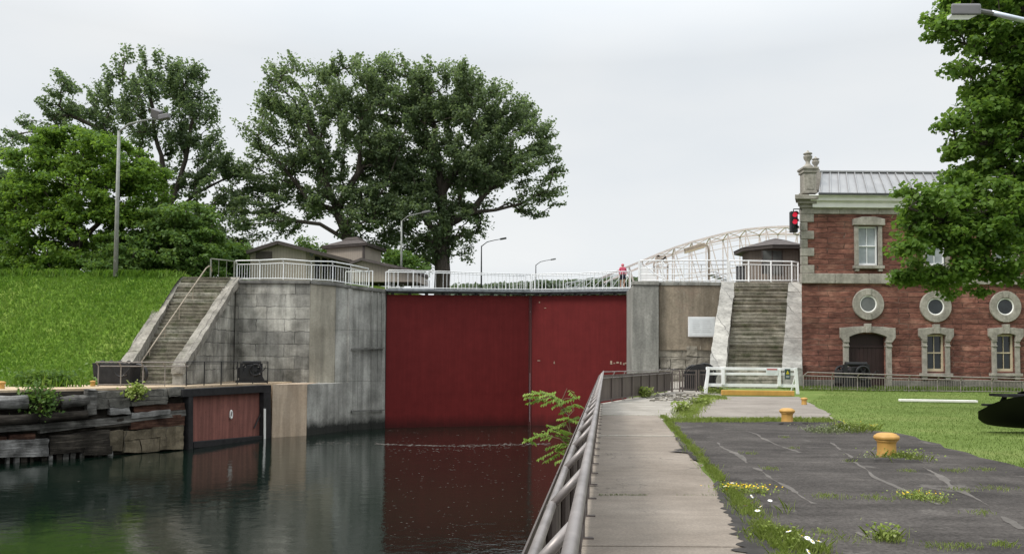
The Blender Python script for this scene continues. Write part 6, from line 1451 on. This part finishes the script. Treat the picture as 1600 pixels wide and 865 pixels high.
for (px, r, ln, tilt) in [f for f in fr] + [(a + rng.normal() * 5, b + rng.normal() * 4, c * .9, d) for a, b, c, d in fr[::2]]:
    c = np.array(W(px, r, SD - rng.uniform(-.12, .12))); L_ = ln * SD / 1244; a = rng.choice([0, math.pi]) + rng.normal() * .5; dr_ = np.array([math.cos(a), math.sin(a) * .7, -.2 - tilt * .012]); dr_ /= np.linalg.norm(dr_); sd = np.cross(dr_, [0, 0, 1]); sd /= np.linalg.norm(sd)
    for sgn in (-1, 1):
        for k in range(7):
            f = -1 + 2 * k / 6; p = c + dr_ * L_ * f; tipv = sd * sgn * .045 + dr_ * .014 + np.array([0, 0, -.034 + rng.normal() * .010]); wv = dr_ * .017
            co += [p, p + tipv * .45 + wv, p + tipv * 1.05, p + tipv * .45 - wv]
np_mesh('leaves', np.array(co), 4, M['leaf_sapling'], sp)

# ================================================================== GRASS AND WEEDS
def blades(name, pts, h, w, mat, lean=.45, parent=None, kind='stuff'):
    n = len(pts); a = rng.uniform(0, 2 * np.pi, n); hh = (h * rng.uniform(.5, 1.3, n))[:, None]; d = np.stack([np.cos(a), np.sin(a), np.zeros(n)], 1); s = np.stack([-np.sin(a), np.cos(a), np.zeros(n)], 1) * w
    l = d * (rng.uniform(.05, lean, n))[:, None] * hh; up = np.array([0, 0, 1.0])
    b0, b1 = pts - s, pts + s; m0, m1 = pts + l * .35 + up * hh * .55 - s * .8, pts + l * .35 + up * hh * .55 + s * .8; tp = pts + l + up * hh * .95
    return np_mesh(name, np.stack([b0, b1, m1, tp, m0], 1).reshape(-1, 3), 5, mat, parent, kind)
def in_poly(x, y, poly):
    c = np.zeros(len(x), bool); j = len(poly) - 1
    for i in range(len(poly)):
        xi, yi, xj, yj = poly[i][0], poly[i][1], poly[j][0], poly[j][1]
        c ^= ((yi > y) != (yj > y)) & (x < (xj - xi) * (y - yi) / (yj - yi + 1e-12) + xi); j = i
    return c
# tall grass of the far slope (sampled on its own surface)
vs = np.empty(len(SLOPE.data.vertices) * 3, 'f'); SLOPE.data.vertices.foreach_get('co', vs); vs = vs.reshape(-1, 3)
sel = [(j, i) for j in range(ny) for i in range(nx) if vs[j * (nx + 1) + i, 0] > -52]
idx = rng.integers(0, len(sel), 90000); js = np.array([sel[k][0] for k in idx]); is_ = np.array([sel[k][1] for k in idx]); u_, v_ = rng.uniform(size=len(idx))[:, None], rng.uniform(size=len(idx))[:, None]
ar = vs[js * (nx + 1) + is_ + 1, 0] - vs[js * (nx + 1) + is_, 0]; keep = rng.uniform(size=len(idx)) < ar / ar.max()
a_ = vs[js * (nx + 1) + is_]; b_ = vs[js * (nx + 1) + is_ + 1]; c_ = vs[(js + 1) * (nx + 1) + is_]; d_ = vs[(js + 1) * (nx + 1) + is_ + 1]
p = ((a_ * (1 - u_) + b_ * u_) * (1 - v_) + (c_ * (1 - u_) + d_ * u_) * v_)[keep]
blades('slope_grass', p - np.array([0, 0, .05]), .26, .024, M['blade_slope'], .8)
cr = np.stack([rng.uniform(-46, XS, 5000), rng.normal(size=5000) * .25 + D1 + .1, np.full(5000, PZ - .08)], 1); cr = cr[np.array([noise.noise(Vector((a * .9, 1, 0))) > -.15 for a in cr[:, 0]])]
blades('crest_grass', cr, .55, .03, M['blade_slope'], .7)
# lawn
lw = [(p_.x, p_.y) for p_ in lawn_edge[:5]] + [(18, 13.5), (30, 20), (30, 44.3), (16.4, 44.3), (15.0, 38), (G(1262, 628, 0).x, G(1262, 628, 0).y), (G(1292, 643, 0).x, G(1292, 643, 0).y)]
n = 120000; x, y = rng.uniform(7, 30, n), 11 + 33.4 * rng.uniform(size=n) ** 1.4; k = in_poly(x, y, lw); x, y = x[k], y[k]
blades('lawn_grass', np.stack([x, y, np.full(len(x), -.03)], 1), .04, .0045, M['blade_lawn'], .9)
n = 7000; x = rng.uniform(14.5, 27, n); y = rng.uniform(40.2, 44.3, n); blades('long_grass', np.stack([x, y, np.full(n, -.03)], 1), .2, .014, M['blade_lawn'], .7)
# weeds: strip between path and asphalt, joints, asphalt edge
pts = []
for k in range(9500):
    d = 5.0 + 16.5 * rng.uniform() ** 1.5
    if noise.noise(Vector((d * 2.3, 8, 1))) < -.12 - (.3 if d < 8.8 else 0): continue
    w = .02 + .07 * abs(noise.noise(Vector((0, d * 1.1, 5)))) + (.05 if d < 8.6 else .015); pts.append((pathR(d) + .10 + rng.normal() * w, d, -.01))
blades('seam_weeds', np.array(pts), .065, .0022, M['weed'], 1.0)
pts = []
for k in range(2600):
    f = rng.uniform(); p = asp and G(1045 + (1300 - 1045) * f, 657.3, 0); pts.append((p.x, p.y + rng.normal() * .18, -.01))
for k in range(1800):
    f = rng.uniform(); p = G(1066 + 44 * f, 652 - 32 * f, 0); pts.append((p.x + rng.normal() * .16, p.y + rng.normal() * .25, -.01))
for k in range(1600): p = G(1098 + 30 * rng.uniform(), 621, 0); pts.append((p.x, p.y + rng.normal() * .6, -.01))
blades('edge_weeds', np.array(pts), .11, .005, M['weed'], .9)
pts = []
for row, a, b, n in ((648.5, 940, 1040, 260), (773, 935, 1010, 200), (773, 1050, 1120, 40), (680, 950, 1040, 30)):
    for k in range(n): p = G(rng.uniform(a, b), row, 0); pts.append((p.x, p.y + rng.normal() * .02, -.01))
blades('joint_weeds', np.array(pts), .03, .0016, M['weed_grey'], 1.0)
pts = []
for (px, row, r, n) in [(1204, 732, .07, 60), (1171, 708, .08, 50), (1296, 775, .10, 110), (1375, 778, .10, 90), (1461, 782, .10, 60), (1289, 831, .06, 50), (1333, 842, .14, 60), (1510, 853, .06, 60), (1566, 851, .06, 90), (1536, 801, .07, 50), (1562, 763, .12, 80), (1491, 735, .1, 60), (1536, 733, .10, 60), (1251, 655, .5, 120), (1240, 700, .05, 30), (1330, 720, .06, 40), (1500, 765, .08, 60), (1420, 735, .06, 60), (1226, 683, .06, 40), (1469, 853, .08, 70)]:
    c = G(px, row, 0)
    for k in range(n): pts.append((c.x + rng.normal() * r, c.y + rng.normal() * r * .8, -.01))
blades('crack_weeds', np.array(pts), .045, .0018, M['weed'], 1.1)
def clump(label, px, row, r, h, nb, mat, leafy=0, lsz=.03, flowers=0, name='weed_clump', z0=0.0, pos=None):
    c = pos or G(px, row, z0); t = thing(name, label, 'weed', c)
    p = np.stack([c.x + rng.normal(size=nb) * r * .6, c.y + rng.normal(size=nb) * r * .6, np.full(nb, c.z - .02)], 1)
    o = blades('stems', p, h * .8, .0022 * max(1, h * 4), mat, .9, t, None)
    if leafy:
        q = np.stack([c.x + rng.normal(size=leafy) * r * .8, c.y + rng.normal(size=leafy) * r * .8, c.z + h * rng.uniform(.15, 1.0, leafy)], 1); e, k = leaf_quads(q, lsz); np_mesh('leaves', e, k, mat, t)
    if flowers:
        q = np.stack([c.x + rng.normal(size=flowers) * r * .7, c.y + rng.normal(size=flowers) * r * .7, c.z + h * rng.uniform(.7, 1.05, flowers)], 1); e, k = leaf_quads(q, .022, 1.5); np_mesh('flowers', e, k, M['petal_yellow'], t)
    return t
clump('bright green yellow flowered weed mat alone on the asphalt', 1437, 777, .16, .07, 300, M['weed'], 350, .02, 30)
clump('yellow flowered weed beside the path edge daisies', 1148, 768, .16, .09, 160, M['weed'], 180, .022, 60)
clump('orange yellow flowered weed just right of the path edge', 1180, 768, .16, .08, 120, M['weed'], 160, .022, 40)
clump('grassy weeds around the base of the nearest bollard', 1410, 716, .28, .15, 320, M['weed'], 160, .03)
clump('low weeds left of the nearest bollard base', 1372, 716, .22, .07, 120, M['weed_grey'], 80, .02)
clump('dusty green weed mound at the asphalt edge near the lawn', 1290, 674, .38, .14, 320, M['weed_grey'], 320, .03)
clump('taller yellowish weed mound touching the lawn edge', 1330, 673, .30, .22, 300, M['weed'], 260, .03, 12)
clump('tiny yellow flowered weed on the lawn corner', 1364, 671, .14, .12, 80, M['weed'], 60, .03, 22)
clump('upright leafy weed on the near asphalt', 1383, 842, .10, .13, 140, M['weed'], 120, .03)
clump('leafy plant growing at the foot of the brown railing', 1007, 620, .22, .42, 90, M['weed'], 220, .09)
clump('round dark leafy plant on the apron', 1064, 645, .17, .34, 60, M['weed'], 130, .08)
clump('bushy weeds at the corner of gravel patch and apron', 1095, 632, .25, .25, 140, M['weed'], 140, .07)
clump('leafy weeds behind the left leg of the white barrier', 1118, 614, .5, .3, 260, M['weed'], 160, .07)
clump('thin tall grass stalks at the path edge', 1236, 800, .10, .2, 9, M['weed'])
clump('dense grass tuft under the nearest daisies', 1215, 838, .16, .12, 500, M['weed'], 80, .02)
clump('daisy foliage at the bottom of the seam', 1262, 858, .14, .12, 400, M['weed'], 80, .02)
for (lab, px, row, r, h, n) in (('leafy shrub rooted in the timber quay wall', 58, 640, .95, 1.6, 900), ('small bright shrub on the quay wall before the railing', 211, 618, .55, .8, 420)):
    p0 = V(px, row, WA, WB); c = p0 + WN_ * (-.15); sh_ = thing('shrub', lab, 'shrub', c)
    m = MB(); rr = random.Random(px)
    for k in range(12): q = c + Vector((rr.uniform(-.7, .7) * r, rr.uniform(-.3, .3), h * rr.uniform(.5, .9))); m.tube([c - Vector((0, 0, .3)), c.lerp(q, .5) + Vector((0, 0, .1)), q], .02, 4, .008)
    m.build('stems', M['twig'], sh_)
    u_ = rng.normal(size=(n, 3)); q = np.array(c) + u_ * np.array([r * .48, .28, h * .27]) + np.array([0, 0, h * .38]); e, k = leaf_quads(q, .17); np_mesh('leaves', e, k, M['weed'] if px > 100 else M['leaf_bush'], sh_)
c = G(62, 604, QZ) ; sh_ = thing('shrub', 'dark weedy growth at the foot of the grass slope', 'shrub', c)
n = 1100; q = np.array(c) + rng.normal(size=(n, 3)) * np.array([1.0, .3, .28]) + np.array([0, 0.4, .45]); e, k = leaf_quads(q, .2); np_mesh('leaves', e, k, M['leaf_bush'], sh_)
p = np.array(c) + np.stack([rng.normal(size=300) * 1.0, rng.normal(size=300) * .3 + .3, np.zeros(300)], 1); blades('stems', p, .7, .03, M['blade_slope'], .5, sh_, None)
# broken dark crust around the bollards
for px, row, r in ((1372, 719, .62), (1405, 720, .5), (1230, 661.5, .9)):
    c = G(px, row, 0); m = MB(); pts_ = [c + Vector((math.cos(a) * r * random.uniform(.6, 1.1), math.sin(a) * r * .32 * random.uniform(.6, 1.1), 0)) for a in np.linspace(0, 6.283, 22)[:-1]]
    m.hexa([Vector((q.x, q.y, -.02)) for q in pts_], [Vector((q.x * .7 + c.x * .3, q.y * .7 + c.y * .3, .022 + random.uniform(0, .02))) for q in pts_]); m.build('asphalt_heave', M['asphalt_dark'], kind='structure')
# pale sealed seams of the asphalt
for pts_, w_ in ((((1118, 690), (1160, 716), (1204, 745), (1262, 782), (1318, 815), (1366, 846)), .05), (((1300, 690), (1345, 728), (1400, 760), (1470, 790)), .04), (((1440, 725), (1500, 765), (1560, 805), (1610, 830)), .05), (((1168, 672), (1230, 700), (1275, 712)), .04)):
    g_ = [G(px, r, 0) for px, r in pts_]; lf, rt = [], []
    for a_, b_ in zip(g_[:-1], g_[1:]):
        n_ = max(2, int((b_ - a_).length / .12)); pr_ = Vector((-(b_ - a_).y, (b_ - a_).x, 0)).normalized()
        for k in range(n_):
            p_ = a_.lerp(b_, k / n_); ww = w_ * max(.12, .55 + 1.1 * noise.noise(p_ * 1.3) + .7 * noise.noise(p_ * 5)); p_ = p_ + pr_ * noise.noise(p_ * .9) * .09; lf.append(p_ + pr_ * ww); rt.append(p_ - pr_ * ww)
    m = MB()
    for k in range(len(lf) - 1):
        if noise.noise(lf[k] * .8 + Vector((3, 1, 0))) > -.28: m.quad(*[Vector((q.x, q.y, -.004)) for q in (lf[k], rt[k], rt[k + 1], lf[k + 1])])
    m.build('seam_patch', M['gravel_dark'], kind='structure', smooth=None)
# foam flecks drifting on the water
rng = np.random.default_rng(21); co = []
def fleck(x, y, l, w):
    n_ = 7; a0_ = rng.uniform(0, 6.28); 
    for k in range(n_): a = 2 * math.pi * k / n_; r = rng.uniform(.6, 1.2); co.append((x + l * r * math.cos(a), y + w * r * math.sin(a), WATER + .006))
for k in range(330):
    px = 590 + 270 * rng.uniform() ** 1.1; row = 694.5 + 1.6 * math.sin(px * .02) + rng.normal() * (.5 if px < 700 else .9); p = G(px, row, WATER); fleck(p.x, p.y, rng.uniform(.03, .16), rng.uniform(.03, .07))
for k in range(60): p = G(rng.uniform(470, 600), 692 + rng.normal() * 1.5, WATER); fleck(p.x, p.y, rng.uniform(.03, .12), rng.uniform(.02, .05))
for k in range(70): px = rng.uniform(605, 800); p = G(px, 701 + (px - 605) * -.02 + abs(rng.normal()) * 4, WATER); fleck(p.x, p.y, rng.uniform(.02, .09), rng.uniform(.02, .05))
for k in range(300): p = G(rng.uniform(605, 868), 672 + 190 * rng.uniform(), WATER); s_ = p.y / 45; fleck(p.x, p.y, rng.uniform(.02, .09) * s_, rng.uniform(.012, .03) * s_)
for k in range(60): p = G(rng.uniform(20, 600), 705 + 150 * rng.uniform(), WATER); s_ = p.y / 45; fleck(p.x, p.y, rng.uniform(.02, .08) * s_, rng.uniform(.012, .03) * s_)
np_mesh('foam', np.array(co), 7, mat_plain('foam', (.17, .155, .14), .9, .1, .2, 3, 0, 0), kind='stuff')
# daisies
src = None
for (px, row) in [(1144, 752), (1139, 757), (1160, 755), (1161, 765), (1202, 777), (1179, 782), (1202, 786), (1167, 787), (1187, 792), (1230, 827), (1242, 826), (1247, 830), (1255, 830), (1225, 835), (1271, 842), (1234, 857), (1272, 861), (1280, 860), (1092, 712), (1097, 718), (1071, 681)]:
    h = random.uniform(.13, .22); c = G(px, row, h); c = Vector((c.x, c.y, -.01))
    if src is None:
        src = thing('daisy', 'white oxeye daisy growing in the weeds along the path edge', 'flower', c, 'daisies along the path edge')
        st = MB().tube([c, c + Vector((.004, .003, .1)), c + Vector((0, 0, .2))], .002, 4).build('stem', M['weed'], src)
        m = MB(); o_ = c + Vector((0, 0, .2))
        for k in range(11):
            a = k * 2 * math.pi / 11; d = Vector((math.cos(a), math.sin(a), 0)); s = Vector((-d.y, d.x, 0)) * .006; m.quad(o_ + d * .004 + s * .4, o_ + d * .016 + s, o_ + d * .026 + Vector((0, 0, -.003)), o_ + d * .016 - s, o_ + d * .004 - s * .4)
        m.build('petals', M['petal'], src); MB().lathe([(.0075, -.002), (.0075, .002), (.004, .005)], o_, 10).build('disc', M['petal_yellow'], src)
        src.scale = (1, 1, h / .2)
    else:
        t = copy_tree(src); t.location = c; t.scale = (1, 1, h / .2); t.rotation_euler = (random.uniform(.1, .95), random.uniform(-.3, .3), random.uniform(0, 6));
